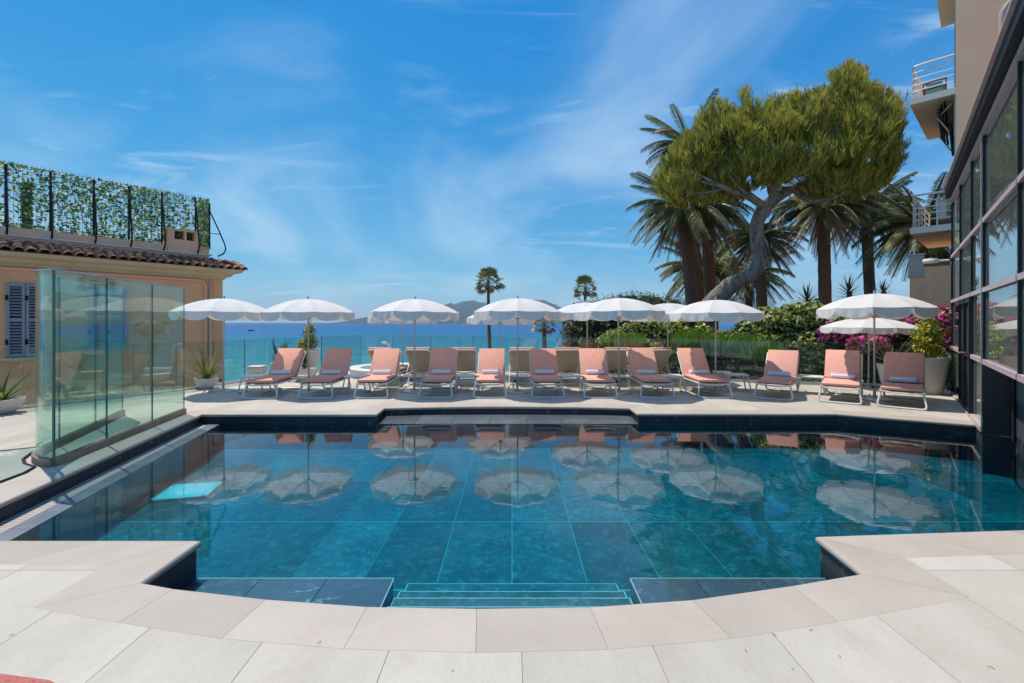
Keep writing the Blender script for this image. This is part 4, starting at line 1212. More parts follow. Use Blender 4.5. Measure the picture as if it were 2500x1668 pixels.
for sx in (-1, 1): obj('leg', MB().box((sx * .12, 0, .09), (.03, .22, .18)).mesh('leg', M['white_metal']), pd, True)
obj('top', MB().box((0, 0, .19), (.34, .30, .019)).mesh('top', M['white_metal']), pd, True)

# ------------------------------------------------------------------ umbrellas
NR = 10; UR = .985
def canopy_meshes(ZT, drop):
    top = MB(); rows = 9; sub = 6
    def pt(k, u, s_, out=0):
        a0 = 2 * math.pi * k / NR; a1 = 2 * math.pi * (k + 1) / NR
        r = UR * s_
        p = Vector((math.cos(a0), math.sin(a0))).lerp(Vector((math.cos(a1), math.sin(a1))), u) * r
        z = ZT - drop * (s_ ** 1.95) - .018 * math.sin(math.pi * s_) * math.sin(math.pi * u) - .012 * s_ ** 3 * math.sin(math.pi * u)
        return p, z
    for k in range(NR):
        vs = []
        for j in range(rows + 1):
            s_ = .02 + .98 * j / rows
            for i in range(sub + 1):
                p, z = pt(k, i / sub, s_); vs.append((p.x, p.y, z))
        top.add(vs, [(j * (sub + 1) + i, (j + 1) * (sub + 1) + i, (j + 1) * (sub + 1) + i + 1, j * (sub + 1) + i + 1) for j in range(rows) for i in range(sub)])
    val = MB(); sub = 14
    for k in range(NR):
        vs = []
        for i in range(sub + 1):
            u = i / sub; p, z = pt(k, .004 + .992 * u, 1.0)
            d = .075 + .105 * (1 - abs(2 * u - 1) ** 3.2)
            wv = .010 * math.sin(u * 19 + k * 2.3) + .006 * math.sin(u * 41 + k)
            for j in range(4):
                f = j / 3
                q = p * (1 + .012 * f + wv * f); vs.append((q.x, q.y, z + .002 - d * f))
        val.add(vs, [(i * 4 + j, i * 4 + j + 1, i * 4 + 4 + j + 1, i * 4 + 4 + j) for i in range(sub) for j in range(3)])
    return top.mesh('canopy', M['canvas'], True, angle=25), val.mesh('valance', M['canvas_shaded'], True)
ZT, DR = 2.08, .30
can_me, val_me = canopy_meshes(ZT, DR)
rib_me = MB().tube([(.03, 0, ZT - .012)] + [(UR * s_, 0, ZT - DR * s_ ** 1.95 - .012) for s_ in (.2, .4, .6, .8, .99)], .007, 4).mesh('rib', M['pole'])
strut_me = MB().tube([(.03, 0, 1.62), (UR * .52, 0, ZT - DR * .52 ** 1.95 - .014)], .006, 4).mesh('strut', M['pole'])
pole_me = MB().tube([(0, 0, .03), (0, 0, ZT + .01)], .0175, 8).tube([(0, 0, .03), (0, 0, .36)], .026, 8).mesh('pole', M['pole'], True, angle=50)
base_me = MB().lathe([(.29, 0), (.29, .018), (.27, .028), (.05, .034), (.045, .06), (.0, .06)], 28).mesh('base', M['steel'], True, angle=30)
knob_me = MB().lathe([(.0, -.025), (.025, -.02), (.03, 0), (.025, .02), (.0, .025)], 8).mesh('knob', M['black'], True)
fin_me = MB().lathe([(.022, 0), (.022, .03), (.012, .045), (.016, .06), (.0, .075)], 8, (0, 0, ZT)).mesh('finial', M['pole'], True)
hub_me = MB().lathe([(.04, 1.60), (.04, 1.66), (.0, 1.66)], 10).mesh('hub', M['pole'])
def make_umbrella():
    t = thing('beach_umbrella', None, 'umbrella')
    obj('base', base_me, t, True); obj('pole', pole_me, t, True); obj('hub', hub_me, t, True)
    obj('knob', knob_me, t, True, loc=(-.055, -.01, .25)); obj('finial', fin_me, t, True)
    c = obj('canopy', can_me, t, True); obj('valance', val_me, c, True)
    for k in range(NR):
        r_ = obj('rib', rib_me, t, True, rot=(0, 0, 2 * math.pi * k / NR))
        obj('strut', strut_me, r_, True)
    return t
U1 = 'white scalloped umbrellas in the front row'; U2 = 'white scalloped umbrellas in the back row'
umb = [(545, 10.19, 0, 1.0, U1, 'white umbrella at the left end, beside the glass screen'),
       (754, 10.19, 12, .995, U1, 'white umbrella whose pole stands before the tall white pot and its shrub'),
       (1011, 10.19, 4, .995, U1, 'white front umbrella between the third and fourth poolside loungers'),
       (1263, 10.12, 17, 1.0, U1, 'white front umbrella at the pool centre, left of the sixth lounger'),
       (1512, 10.0, 8, 1.0, U1, 'white front umbrella between the seventh and eighth poolside loungers'),
       (1747, 10.2, 22, .985, U1, 'white front umbrella before the leaning pine trunk, right of the ninth lounger'),
       (2135, 9.135, 14, 1.02, U1, 'large looking white umbrella nearest the glass facade'),
       (983, 13.1, 6, .95, U2, 'white back umbrella half hidden behind the one before the hills'),
       (1221, 13.0, 20, .935, U2, 'white back umbrella by the tall thin palm, behind the centre one'),
       (1433, 12.45, 2, 1.005, U2, 'white back umbrella in front of the grey green bush'),
       (1631, 12.0, 11, .985, U2, 'white back umbrella before the yellow green shrub'),
       (2120, 10.95, 9, .80, U2, 'low white umbrella behind the one nearest the glass facade')]
up = None
for px, y, rz, sz, g, lb in umb:
    if up is None: up = o = make_umbrella()
    else: o = copy_tree(up)
    o['label'] = lb; o['group'] = g
    o.location = (at(px, y), y, 0); o.rotation_euler = (R(random.uniform(-.7, .7)), R(random.uniform(-.7, .7)), R(rz)); o.scale = (1, 1, sz)

# ------------------------------------------------------------------ spa tub, channel, shower
sx_, sy_ = -3.55, 13.35
sp = thing('spa_tub', 'round white raised spa tub with pale blue water behind the loungers', 'spa', (sx_, sy_, 0))
obj('shell', MB().lathe([(1.12, 0), (1.12, .17), (1.17, .18), (1.18, .24), (1.14, .265), (.90, .262), (.86, .24), (.84, .10), (.0, .10)], 44).mesh('shell', M['white_metal'], True, angle=35), sp, True)
obj('lining', MB().lathe([(.838, .11), (.838, .115), (0, .115)], 40).mesh('lining', M['spa_blue']), sp, True)
wd = MB(); wd.add([(.85 * math.cos(2 * math.pi * k / 40), .85 * math.sin(2 * math.pi * k / 40), .225) for k in range(40)], [tuple(range(40))])
obj('spa_water', wd.mesh('spa_water', M['spa_water']), sp, True)
wc = thing('water_channel', None, None); wc['kind'] = 'structure'
obj('channel_bed', MB().box((-2.0, 11.95, .003), (3.6, .62, .008)).mesh('channel_bed', M['spa_blue']), wc)
obj('channel_kerb', MB().box((-2.0, 11.615, .012), (3.72, .05, .03)).box((-2.0, 12.285, .012), (3.72, .05, .03)).box((-3.835, 11.95, .012), (.05, .618, .03)).box((-.165, 11.95, .012), (.05, .618, .03)).mesh('channel_kerb', M['white_metal']), wc)
shx = at(951.5, 14.9)
sh = thing('outdoor_shower', 'slim white outdoor shower post with a curved head behind the loungers', 'shower', (shx, 14.9, 0))
obj('post', MB().tube([(0, 0, 0), (0, 0, .72), (-.01, 0, .78), (-.06, 0, .84)], .028, 7).mesh('post', M['white_metal'], True), sh, True)
obj('shower_head', MB().tube([(-.05, 0, .83), (-.12, 0, .875), (-.20, 0, .885), (-.28, 0, .885)], [.035, .04, .035, .015], 7).mesh('shower_head', M['white_metal'], True), sh, True)

# ------------------------------------------------------------------ pots and their plants
def bowl(name, x, y, r, h, label, cat='pot', tall=False):
    t = thing(name, label, cat, (x, y, 0))
    if tall: pr = [(r * .60, 0), (r * .62, .02), (r * .98, h - .03), (r, h), (r - .035, h), (r - .06, h - .08)]
    else: pr = [(r * .48, 0), (r * .56, .015), (r * .80, h * .35), (r * .94, h * .7), (r, h), (r - .03, h), (r - .05, h - .05)]
    obj('vessel', MB().lathe(pr, 32).mesh('vessel', M['pot'], True, angle=40), t, True)
    obj('soil', MB().lathe([(r - .055, h - .075), (0, h - .06)], 20).mesh('soil', M['soil']), t, True)
    return t
def blade(L, w, droop, mat_, th=.0):
    mb = MB(); n = 6; vs = []
    for i in range(n + 1):
        t = i / n; ww = w * (1 - t ** 1.8) * (.75 + .25 * min(1, t * 5)) + .001
        x = L * t; z = -droop * L * t * t
        vs += [(x, -ww / 2, z + ww * .22), (x, 0, z), (x, ww / 2, z + ww * .22)]
    fs = []
    for i in range(n):
        for j in range(2): fs.append((i * 3 + j, i * 3 + j + 1, i * 3 + 4 + j, i * 3 + 3 + j))
    return mb.add(vs, fs).mesh('leaf', mat_, True)
BL_G = [blade(1, .075, .10, M['blade_green']), blade(1, .07, .28, M['blade_green']), blade(1, .07, .18, M['blade_yellow'])]
BL_D = [blade(1, .060, .02, M['blade_dark']), blade(1, .060, .08, M['blade_dark'])]
def rosette(parent, base, n, lmin, lmax, e0, e1, meshes, r_, wide=1.0, p=None):
    for k in range(n):
        el = e0 + (e1 - e0) * (k + .5) / n
        el += r_.uniform(-.12, .12); az = k * 2.39996 + r_.uniform(-.3, .3)
        L = r_.uniform(lmin, lmax)
        o = obj('leaf', meshes[int(r_.choice(len(meshes), p=p))], parent, True, loc=base, rot=(r_.uniform(-.3, .3), -el, az))
        o.scale = (L, wide * r_.uniform(.8, 1.2), L)
r_ = np.random.default_rng(11)
px = at(53, 8.05); t = bowl('planter_bowl', px, 7.72, .30, .25, 'white bowl planter in front of the left shutter, beside the glass screen')
t = thing('spiky_plant', 'spiky plant with drooping yellow tipped leaves in the bowl left of the glass screen', 'plant', (px, 7.72, .18))
rosette(t, (0, 0, 0), 22, .38, .72, .55, 1.5, BL_G, r_, .9, [.45, .3, .25])
px = at(510, 10.75); t = bowl('planter_bowl', px, 10.65, .245, .25, 'white bowl planter between the glass screen and the left umbrella pole')
t = thing('spiky_plant', 'spiky plant with upright leaves in the bowl near the left umbrella pole', 'plant', (px, 10.65, .18))
rosette(t, (0, 0, 0), 24, .45, .88, .65, 1.5, BL_G, r_, .9, [.5, .2, .3])
y = 12.75; x = at(749, y); bowl('tall_planter', x, y, .37, .80, 'tall tapered white planter behind the first two poolside loungers', tall=True); TPOT = (x, y)
y = 12.0; x = at(741, y); bowl('planter_bowl', x, y, .30, .33, 'low wide white planter in front of the tall planter'); LPOT = (x, y)
y = 12.15; x = at(682, y); bowl('tall_planter', x, y, .22, .46, 'small tapered white planter half hidden behind the first poolside lounger', tall=True)
t = thing('spiky_plant', 'spiky agave standing behind the first poolside lounger', 'plant', (x + .04, y, .40))
rosette(t, (0, 0, 0), 20, .5, .82, .5, 1.45, [BL_D[0], BL_D[1], BL_G[0]], r_, 1.0, [.4, .2, .4])
y = 9.88; x = at(2267, y) + .02; bowl('tall_planter', x, y, .335, .79, 'big tapered white planter by the glass facade door', tall=True); RPOT = (x, y)
y = 10.35; x = at(2180, y); bowl('tall_planter', x, y, .30, .60, 'tapered white planter behind the lounger at the right end', tall=True)
t = thing('spiky_plant', 'spiky plant with long yellowish leaves behind the lounger at the right end', 'plant', (x, y, .54))
rosette(t, (0, 0, 0), 20, .5, .85, .35, 1.3, BL_G, r_, .9, [.4, .2, .4])

# ------------------------------------------------------------------ foliage
def lumps(c, s, k=1.7):
    return noise.noise((c[0] * k + s, c[1] * k, c[2] * k - s))
def shrub(name, label, cat, lobes, n, size, mats, probs, aspect=.55, seed=1, jit=.7, stem=None, cut=-.35, group=None, fuzz=.16, core=.80, k=1.7):
    r = np.random.default_rng(seed)
    lobes = np.array(lobes, float)
    ar = (lobes[:, 3] * lobes[:, 4] + lobes[:, 3] * lobes[:, 5] + lobes[:, 4] * lobes[:, 5]); ar /= ar.sum()
    base_z = min(l[2] - l[5] for l in lobes)
    c0 = lobes[:, :3].mean(0)
    t = thing(name, label, cat, (c0[0], c0[1], base_z), 0, group)
    P, N = [], []
    idx = r.choice(len(lobes), n * 2, p=ar)
    for i in idx:
        l = lobes[i]
        d = r.normal(0, 1, 3); d /= np.linalg.norm(d)
        if d[2] < cut: continue
        lu = lumps(l[:3] + d * l[3:], seed, k)
        f = 1.0 + .30 * lu + r.normal(0, fuzz * .5) - abs(r.normal(0, fuzz))
        p = l[:3] + d * l[3:] * f
        # skip what is buried deep in another lobe
        q = (p - lobes[:, :3]) / lobes[:, 3:]
        dd = (q * q).sum(1); dd[i] = 9
        if dd.min() < .55: continue
        P.append(p); nn = d / l[3:]; N.append(nn / np.linalg.norm(nn) + np.array([0, 0, .35]))
        if len(P) >= n: break
    P, N = np.array(P), np.array(N)
    V, F = leaf_quads(P, N, size, aspect, r, jit)
    mi = r.choice(len(mats), len(P), p=probs)
    tag(obj('foliage', np_mesh('foliage', V, F, mi, [M[m] for m in mats]), t), kind='stuff')
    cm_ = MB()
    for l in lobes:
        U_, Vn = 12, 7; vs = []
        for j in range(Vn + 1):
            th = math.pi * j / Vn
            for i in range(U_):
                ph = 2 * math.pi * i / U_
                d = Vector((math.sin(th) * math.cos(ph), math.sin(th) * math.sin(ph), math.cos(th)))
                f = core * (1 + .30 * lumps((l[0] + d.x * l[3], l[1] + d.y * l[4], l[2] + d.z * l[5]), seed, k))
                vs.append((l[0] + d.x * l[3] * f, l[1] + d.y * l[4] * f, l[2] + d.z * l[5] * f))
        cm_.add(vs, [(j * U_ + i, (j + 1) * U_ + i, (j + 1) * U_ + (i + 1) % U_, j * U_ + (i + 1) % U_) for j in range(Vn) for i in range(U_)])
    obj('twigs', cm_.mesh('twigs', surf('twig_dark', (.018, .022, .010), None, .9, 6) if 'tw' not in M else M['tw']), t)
    if stem:
        obj('stem', MB().tube(stem, .02, 6).mesh('stem', M['bark']), t)
    return t
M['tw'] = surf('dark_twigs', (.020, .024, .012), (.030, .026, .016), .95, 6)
def lb(px, py, Y, rx, ry=None, rz=None):
    x, y, z = at(px, Y, py)
    return (x, y, z, rx, ry or rx, rz or rx)
# potted shrubs
x, y = TPOT
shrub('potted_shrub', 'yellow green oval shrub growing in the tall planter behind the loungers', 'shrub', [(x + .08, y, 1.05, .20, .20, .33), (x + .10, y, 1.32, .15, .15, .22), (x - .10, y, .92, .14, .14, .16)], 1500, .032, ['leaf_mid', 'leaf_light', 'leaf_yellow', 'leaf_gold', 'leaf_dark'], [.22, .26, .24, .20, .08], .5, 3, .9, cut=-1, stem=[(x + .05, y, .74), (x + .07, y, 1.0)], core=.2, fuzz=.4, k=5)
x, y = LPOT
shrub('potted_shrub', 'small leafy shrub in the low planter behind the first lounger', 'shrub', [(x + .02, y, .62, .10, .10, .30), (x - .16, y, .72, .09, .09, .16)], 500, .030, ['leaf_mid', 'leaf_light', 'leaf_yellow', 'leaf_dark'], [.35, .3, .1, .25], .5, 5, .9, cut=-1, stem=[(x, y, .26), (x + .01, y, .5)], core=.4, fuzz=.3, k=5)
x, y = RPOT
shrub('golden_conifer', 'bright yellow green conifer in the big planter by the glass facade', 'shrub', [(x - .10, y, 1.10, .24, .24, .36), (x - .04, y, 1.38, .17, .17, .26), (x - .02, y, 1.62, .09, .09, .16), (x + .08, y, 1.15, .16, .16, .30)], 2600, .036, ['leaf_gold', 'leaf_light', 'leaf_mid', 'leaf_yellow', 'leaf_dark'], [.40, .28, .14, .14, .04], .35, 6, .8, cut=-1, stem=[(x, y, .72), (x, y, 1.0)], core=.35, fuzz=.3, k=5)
# garden behind the fence
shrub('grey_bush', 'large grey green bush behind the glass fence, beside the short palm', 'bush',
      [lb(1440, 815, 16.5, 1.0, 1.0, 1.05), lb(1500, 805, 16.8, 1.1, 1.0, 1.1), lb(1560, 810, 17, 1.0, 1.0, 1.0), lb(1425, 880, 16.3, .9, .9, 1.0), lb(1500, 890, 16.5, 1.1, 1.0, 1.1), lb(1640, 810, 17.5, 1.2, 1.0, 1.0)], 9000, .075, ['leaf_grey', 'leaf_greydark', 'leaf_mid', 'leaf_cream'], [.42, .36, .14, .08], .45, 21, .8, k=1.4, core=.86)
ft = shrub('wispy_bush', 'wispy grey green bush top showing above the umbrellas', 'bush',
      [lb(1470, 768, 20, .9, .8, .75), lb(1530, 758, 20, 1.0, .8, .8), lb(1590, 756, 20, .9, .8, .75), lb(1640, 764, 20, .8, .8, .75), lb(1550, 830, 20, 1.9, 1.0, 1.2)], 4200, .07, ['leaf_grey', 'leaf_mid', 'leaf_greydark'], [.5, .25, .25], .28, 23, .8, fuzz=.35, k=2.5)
tw_ = MB(); rr_ = np.random.default_rng(9)
wl_p, wl_n = [], []
for k in range(150):
    px_ = rr_.uniform(1432, 1665); topy = np.interp(px_, [1430, 1500, 1560, 1620, 1668], [742, 722, 716, 722, 742]) + rr_.uniform(-9, 12)
    x0, y0, z0 = at(px_, 20 + rr_.uniform(-.6, .6), topy + 34); x1, _, z1 = at(px_ + rr_.uniform(-9, 9), y0, topy)
    tw_.tube([(x0, y0, z0), (x1, y0, z1)], [.008, .003], 3, cap=False)
    for q in range(9):
        f = rr_.uniform(.15, 1); wl_p.append((x0 + (x1 - x0) * f, y0 + rr_.normal(0, .03), z0 + (z1 - z0) * f)); wl_n.append((rr_.normal(), -1, rr_.normal()))
obj('twig_tips', tw_.mesh('twig_tips', M['leaf_greydark']), ft)['kind'] = 'stuff'
Vw, Fw = leaf_quads(np.array(wl_p), np.array(wl_n), .06, .28, rr_, .6)
tag(obj('tip_leaves', np_mesh('tip_leaves', Vw, Fw, rr_.choice(2, len(wl_p)), [M['leaf_grey'], M['leaf_mid']]), ft), kind='stuff')
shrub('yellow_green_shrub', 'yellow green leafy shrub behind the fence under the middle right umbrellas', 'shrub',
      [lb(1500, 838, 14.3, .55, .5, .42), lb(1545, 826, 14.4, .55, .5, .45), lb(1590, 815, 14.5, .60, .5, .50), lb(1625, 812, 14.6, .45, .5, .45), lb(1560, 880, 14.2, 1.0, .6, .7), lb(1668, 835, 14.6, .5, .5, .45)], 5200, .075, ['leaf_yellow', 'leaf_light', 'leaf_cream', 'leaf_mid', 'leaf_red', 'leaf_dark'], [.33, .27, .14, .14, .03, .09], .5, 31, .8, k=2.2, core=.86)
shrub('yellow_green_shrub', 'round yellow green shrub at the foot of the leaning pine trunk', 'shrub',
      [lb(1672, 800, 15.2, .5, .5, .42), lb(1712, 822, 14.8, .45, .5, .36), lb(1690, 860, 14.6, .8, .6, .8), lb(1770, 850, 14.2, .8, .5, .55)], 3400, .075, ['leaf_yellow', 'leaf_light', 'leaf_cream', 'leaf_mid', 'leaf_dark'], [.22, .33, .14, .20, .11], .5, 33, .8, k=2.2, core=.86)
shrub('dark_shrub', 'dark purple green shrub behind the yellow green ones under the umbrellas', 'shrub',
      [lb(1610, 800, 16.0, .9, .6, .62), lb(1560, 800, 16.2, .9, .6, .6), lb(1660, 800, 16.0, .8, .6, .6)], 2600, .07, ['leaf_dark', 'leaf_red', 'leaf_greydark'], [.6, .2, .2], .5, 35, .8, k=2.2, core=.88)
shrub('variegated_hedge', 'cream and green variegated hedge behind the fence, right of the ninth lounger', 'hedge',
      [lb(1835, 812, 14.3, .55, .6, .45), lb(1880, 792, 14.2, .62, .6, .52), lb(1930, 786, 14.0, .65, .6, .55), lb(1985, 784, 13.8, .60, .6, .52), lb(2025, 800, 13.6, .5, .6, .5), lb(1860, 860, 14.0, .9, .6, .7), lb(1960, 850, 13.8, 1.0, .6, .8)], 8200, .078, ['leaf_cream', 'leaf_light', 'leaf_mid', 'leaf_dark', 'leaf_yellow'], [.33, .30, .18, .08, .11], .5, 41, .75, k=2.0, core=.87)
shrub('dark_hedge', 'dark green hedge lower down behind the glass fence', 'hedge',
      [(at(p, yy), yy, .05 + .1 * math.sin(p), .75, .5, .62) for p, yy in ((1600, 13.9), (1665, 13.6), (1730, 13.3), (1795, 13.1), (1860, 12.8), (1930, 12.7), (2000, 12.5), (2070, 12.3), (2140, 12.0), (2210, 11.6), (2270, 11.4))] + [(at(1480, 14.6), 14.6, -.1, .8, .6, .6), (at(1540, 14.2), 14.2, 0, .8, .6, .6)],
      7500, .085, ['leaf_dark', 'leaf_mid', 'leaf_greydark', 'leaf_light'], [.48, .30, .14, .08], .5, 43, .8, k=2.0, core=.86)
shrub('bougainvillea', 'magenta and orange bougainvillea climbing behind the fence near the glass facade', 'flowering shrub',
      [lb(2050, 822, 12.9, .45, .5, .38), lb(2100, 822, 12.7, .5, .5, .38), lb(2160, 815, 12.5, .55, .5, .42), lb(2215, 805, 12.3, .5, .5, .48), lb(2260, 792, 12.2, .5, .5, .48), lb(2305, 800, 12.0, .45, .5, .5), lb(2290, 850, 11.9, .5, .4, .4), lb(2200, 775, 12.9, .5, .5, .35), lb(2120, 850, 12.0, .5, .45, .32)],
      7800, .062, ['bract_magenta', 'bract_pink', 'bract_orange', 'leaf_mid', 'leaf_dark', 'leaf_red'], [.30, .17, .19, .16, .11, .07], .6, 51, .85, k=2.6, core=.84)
shrub('background_shrub', 'dark green shrubbery behind the bougainvillea, below the beige block', 'shrub',
      [(at(p, yy), yy, .1, 1.2, .8, 1.5) for p, yy in ((1960, 17), (2060, 16.5), (2150, 16), (2230, 15.2), (2290, 14.4), (1880, 17.5))] + [(at(p, 12.6), 12.6, -.2, .9, .5, 1.1) for p in (2130, 2200, 2270, 2330)], 5200, .10, ['leaf_dark', 'leaf_mid', 'leaf_greydark'], [.5, .3, .2], .5, 71, .8, k=1.6, core=.88)
sp_ = MB(); spp, spn = [], []
for k in range(7):
    x0, y0, z0 = at(2262 + k * 5, 13.2, 775); x1, _, z1 = at(2245 + k * 12, 13.2, 745 + 3 * abs(k - 1))
    sp_.tube([(x0, y0, z0), ((x0 + x1) / 2, y0, z1 + .02), (x1, y0, z1)], .008, 4)
    for q in range(24):
        f = rr_.uniform(.2, 1); spp.append((x0 + (x1 - x0) * f + rr_.normal(0, .04), y0 + rr_.normal(0, .05), z0 + (z1 - z0) * f + rr_.normal(0, .05))); spn.append((0, -1, .3))
spr = thing('bougainvillea_spray', 'dark flowering sprays sticking up against the beige wall near the facade', 'flowering branch', at(2262, 13.2, 790))
obj('stem', sp_.mesh('stem', M['bark']), spr)
Vw, Fw = leaf_quads(np.array(spp), np.array(spn), .05, .6, rr_, .7)
tag(obj('foliage', np_mesh('foliage', Vw, Fw, rr_.choice(3, len(spp)), [M['bract_magenta'], M['leaf_red'], M['leaf_dark']]), spr), kind='stuff')
# bright grassy fern along the fence
def blades(name, spans, n, h, mats, seed):
    r = np.random.default_rng(seed); V, F, mi = [], [], []
    for k in range(n):
        p0, y0, p1, y1, z0 = spans[r.integers(len(spans))]
        t_ = r.uniform(); px_ = p0 + (p1 - p0) * t_; yy = y0 + (y1 - y0) * t_ + r.uniform(0, .35)
        x = at(px_, yy); hh = h * r.uniform(.5, 1.15); lx, ly = r.normal(0, .22, 2) * hh
        w = .012 + .012 * r.uniform(); b_ = len(V); c_, s_ = math.cos(r.uniform(0, 3.1)), math.sin(r.uniform(0, 3.1))
        V += [(x - w * c_, yy - w * s_, z0), (x + w * c_, yy + w * s_, z0), (x + lx * .5 + w * c_ * .8, yy + ly * .5, z0 + hh * .62), (x + lx, yy + ly, z0 + hh)]
        F.append((b_, b_ + 1, b_ + 2, b_ + 3)); mi.append(r.integers(len(mats)))
    return np_mesh(name, V, F, mi, [M[m] for m in mats])
tag(obj('fern_grass', blades('fern_grass', [(1480, 13.7, 1570, 13.5, .65), (1640, 13.2, 1760, 12.75, .62), (1740, 12.8, 1850, 12.5, .65), (1650, 13.2, 1720, 13.0, .75), (1800, 12.6, 1900, 12.2, .5)], 4200, .55, ['leaf_bright', 'leaf_bright', 'leaf_light'], 61)), kind='stuff')
tag(obj('planter_grass', blades('planter_grass', [(2262, 14.6, 2322, 14.2, 3.5)], 260, .42, ['leaf_mid', 'leaf_light', 'leaf_red'], 62)), kind='stuff')

# ------------------------------------------------------------------ palms
def frond_mesh(name, L, rise, droop, mat_, nleaf=34, ll=.46, wleaf=.045, vee=.45, hang=.25, seed=1):
    """rachis along +x that first rises and then droops; two rows of leaflets"""
    r = np.random.default_rng(seed)
    V, F = [], []
    n = 14; C = []
    for i in range(n + 1):
        t = i / n
        C.append(Vector((L * (t - .18 * droop * t * t), 0, L * (rise * t - droop * t * t * .75))))
    def cur(t):
        k = min(n - 1, int(t * n)); return C[k].lerp(C[k + 1], t * n - k)
    mb = MB().tube([C[i] for i in range(0, n + 1, 2)], [.035 * (1 - .85 * i / n) for i in range(0, n + 1, 2)], 4)
    for k in range(nleaf):
        t = .08 + .91 * (k + .5) / nleaf
        p = cur(t); d = (cur(min(1, t + .04)) - cur(max(0, t - .04))).normalized()
        l = ll * (math.sin(math.pi * (.12 + .80 * t)) ** .6) * r.uniform(.85, 1.1)
        side = Vector((0, 1, 0)); up = d.cross(side) * -1
        for s in (-1, 1):
            a = d * .62 + side * s * .78 + up * (vee + r.normal(0, .08))
            a.normalize()
            q = p + a * l * .55; tip = p + a * l + Vector((0, 0, -hang * l))
            wv = d * wleaf * .5
            mb.add([p - wv * .5, p + wv * .5, q + wv, tip, q - wv], [(0, 1, 2, 3, 4)])
    return mb.mesh(name, mat_)
FR = {}
for gk, mt in (('a', M['palmgreen']), ('b', M['palmgreen2'])):
    FR[gk] = [frond_mesh('frond', 1, .95, .55, mt, 40, .17, .016, .5, .15, 1), frond_mesh('frond', 1, .50, .75, mt, 40, .17, .016, .4, .25, 2), frond_mesh('frond', 1, .10, .80, mt, 40, .17, .016, .25, .4, 3), frond_mesh('frond', 1, -.45, .62, mt, 38, .16, .016, .1, .35, 4)]
FR['d'] = [frond_mesh('frond', 1, -1.0, .25, M['palmdead'], 32, .13, .016, .0, .4, 5), frond_mesh('frond', 1, -.75, .45, M['palmdead'], 32, .13, .016, .0, .4, 6)]
def ringed_trunk(p0, p1, r0, r1, lean=(0, 0), n=26, seed=0):
    mb = MB(); pts, rad = [], []
    p0, p1 = Vector(p0), Vector(p1)
    for i in range(n + 1):
        t = i / n; p = p0.lerp(p1, t) + Vector((lean[0], lean[1], 0)) * math.sin(math.pi * t)
        pts.append(p); rad.append((r0 + (r1 - r0) * t) * (1 + .035 * math.sin(i * 2.4 + seed)) * (1.12 if i == n else 1))
    return mb.tube(pts, rad, 10)
def date_palm(label, base, head, r0, r1, L, n, seed, ndead=18, lean=(0, 0), light=.4, low=True):
    r = np.random.default_rng(seed)
    t = thing('date_palm', label, 'palm tree', base, 0, 'feather palms behind the terrace')
    obj('trunk', ringed_trunk(base, head, r0, r1, lean, seed=seed).mesh('trunk', M['palmbark'], True), t)
    hb = Vector(head)
    obj('crown_shaft', MB().lathe([(r1 * 1.0, -1.0), (r1 * 1.5, -.45), (r1 * 1.7, -.1), (r1 * 1.1, .25), (0, .4)], 10, head).mesh('crown_shaft', M['palmbark'], True), t)
    for k in range(n):
        f = (k + .5) / n
        el = 1.22 - 1.75 * f ** .95
        v = 0 if el > .75 else 1 if el > .15 else 2 if el > -.30 else 3
        az = k * 2.39996 + r.uniform(-.25, .25)
        me = FR['b' if r.uniform() < light else 'a'][v]
        o = obj('frond', me, t, False, loc=hb + Vector((math.cos(az) * r1 * .9, math.sin(az) * r1 * .9, .1 - .35 * f)), rot=(r.uniform(-.25, .25), -max(-.5, (el - (.85, .45, .0, -.5)[v])) * .7, az))
        s = L * r.uniform(.82, 1.05) * (1 if v < 3 else .82); o.scale = (s, s, s)
    for k in range(ndead):
        az = k * 2.39996 + r.uniform(-.3, .3)
        o = obj('frond', FR['d'][k % 2], t, False, loc=hb + Vector((math.cos(az) * r1 * 1.2, math.sin(az) * r1 * 1.2, -.35 - .3 * r.uniform())), rot=(r.uniform(-.3, .3), r.uniform(-.1, .35), az))
        s = L * r.uniform(.45, .66); o.scale = (s, s, s)
    return t
def P3(cx, cy): return (1530 + cx * .42735, 130 + cy * .42735)      # helper for measurements taken on an enlarged view
def palm_at(label, Y, base_px, head_px, *a, **k):
    bx = at(base_px, Y); hx, _, hz = at(head_px[0], Y, head_px[1])
    return date_palm(label, (bx, Y, -2.3), (hx, Y, hz), *a, **k)
palm_at('thick trunked feather palm left of the pine, with hanging brown fronds', 23, 1712, (1668, 505), .37, .28, 2.85, 50, 101, 30)
palm_at('feather palm just behind the pine trunk base, its crown under the pine foliage', 24.5, 1748, (1722, 500), .35, .28, 2.8, 46, 102, 26)
palm_at('tallest feather palm, its top fronds showing above the left side of the pine', 27, 1716, (1684, 352), .30, .24, 2.9, 46, 103, 12, light=.2)
palm_at('dark feather palm framed by the bent pine trunk', 28.5, 1868, (1853, 578), .34, .29, 2.8, 52, 104, 28, light=.25)
palm_at('feather palm with straight trunk right of the pine trunk', 25.5, 2018, (2010, 500), .34, .29, 3.0, 50, 105, 30)
palm_at('feather palm behind the right side of the pine crown, slim leaning trunk', 29, 2136, (2112, 505), .33, .28, 3.1, 50, 106, 28, light=.25)
palm_at('dark feather palm drooping in front of the beige apartment block', 23, 2268, (2258, 548), .32, .27, 3.2, 60, 107, 16, light=.1)
palm_at('low feather palm behind the two thick trunks left of the pine', 33, 1722, (1716, 655), .34, .30, 3.5, 52, 108, 8, light=.75)
palm_at('low feather palm on the right behind the bent pine trunk', 36, 1829, (1828, 672), .30, .27, 3.4, 44, 109, 8, light=.35)
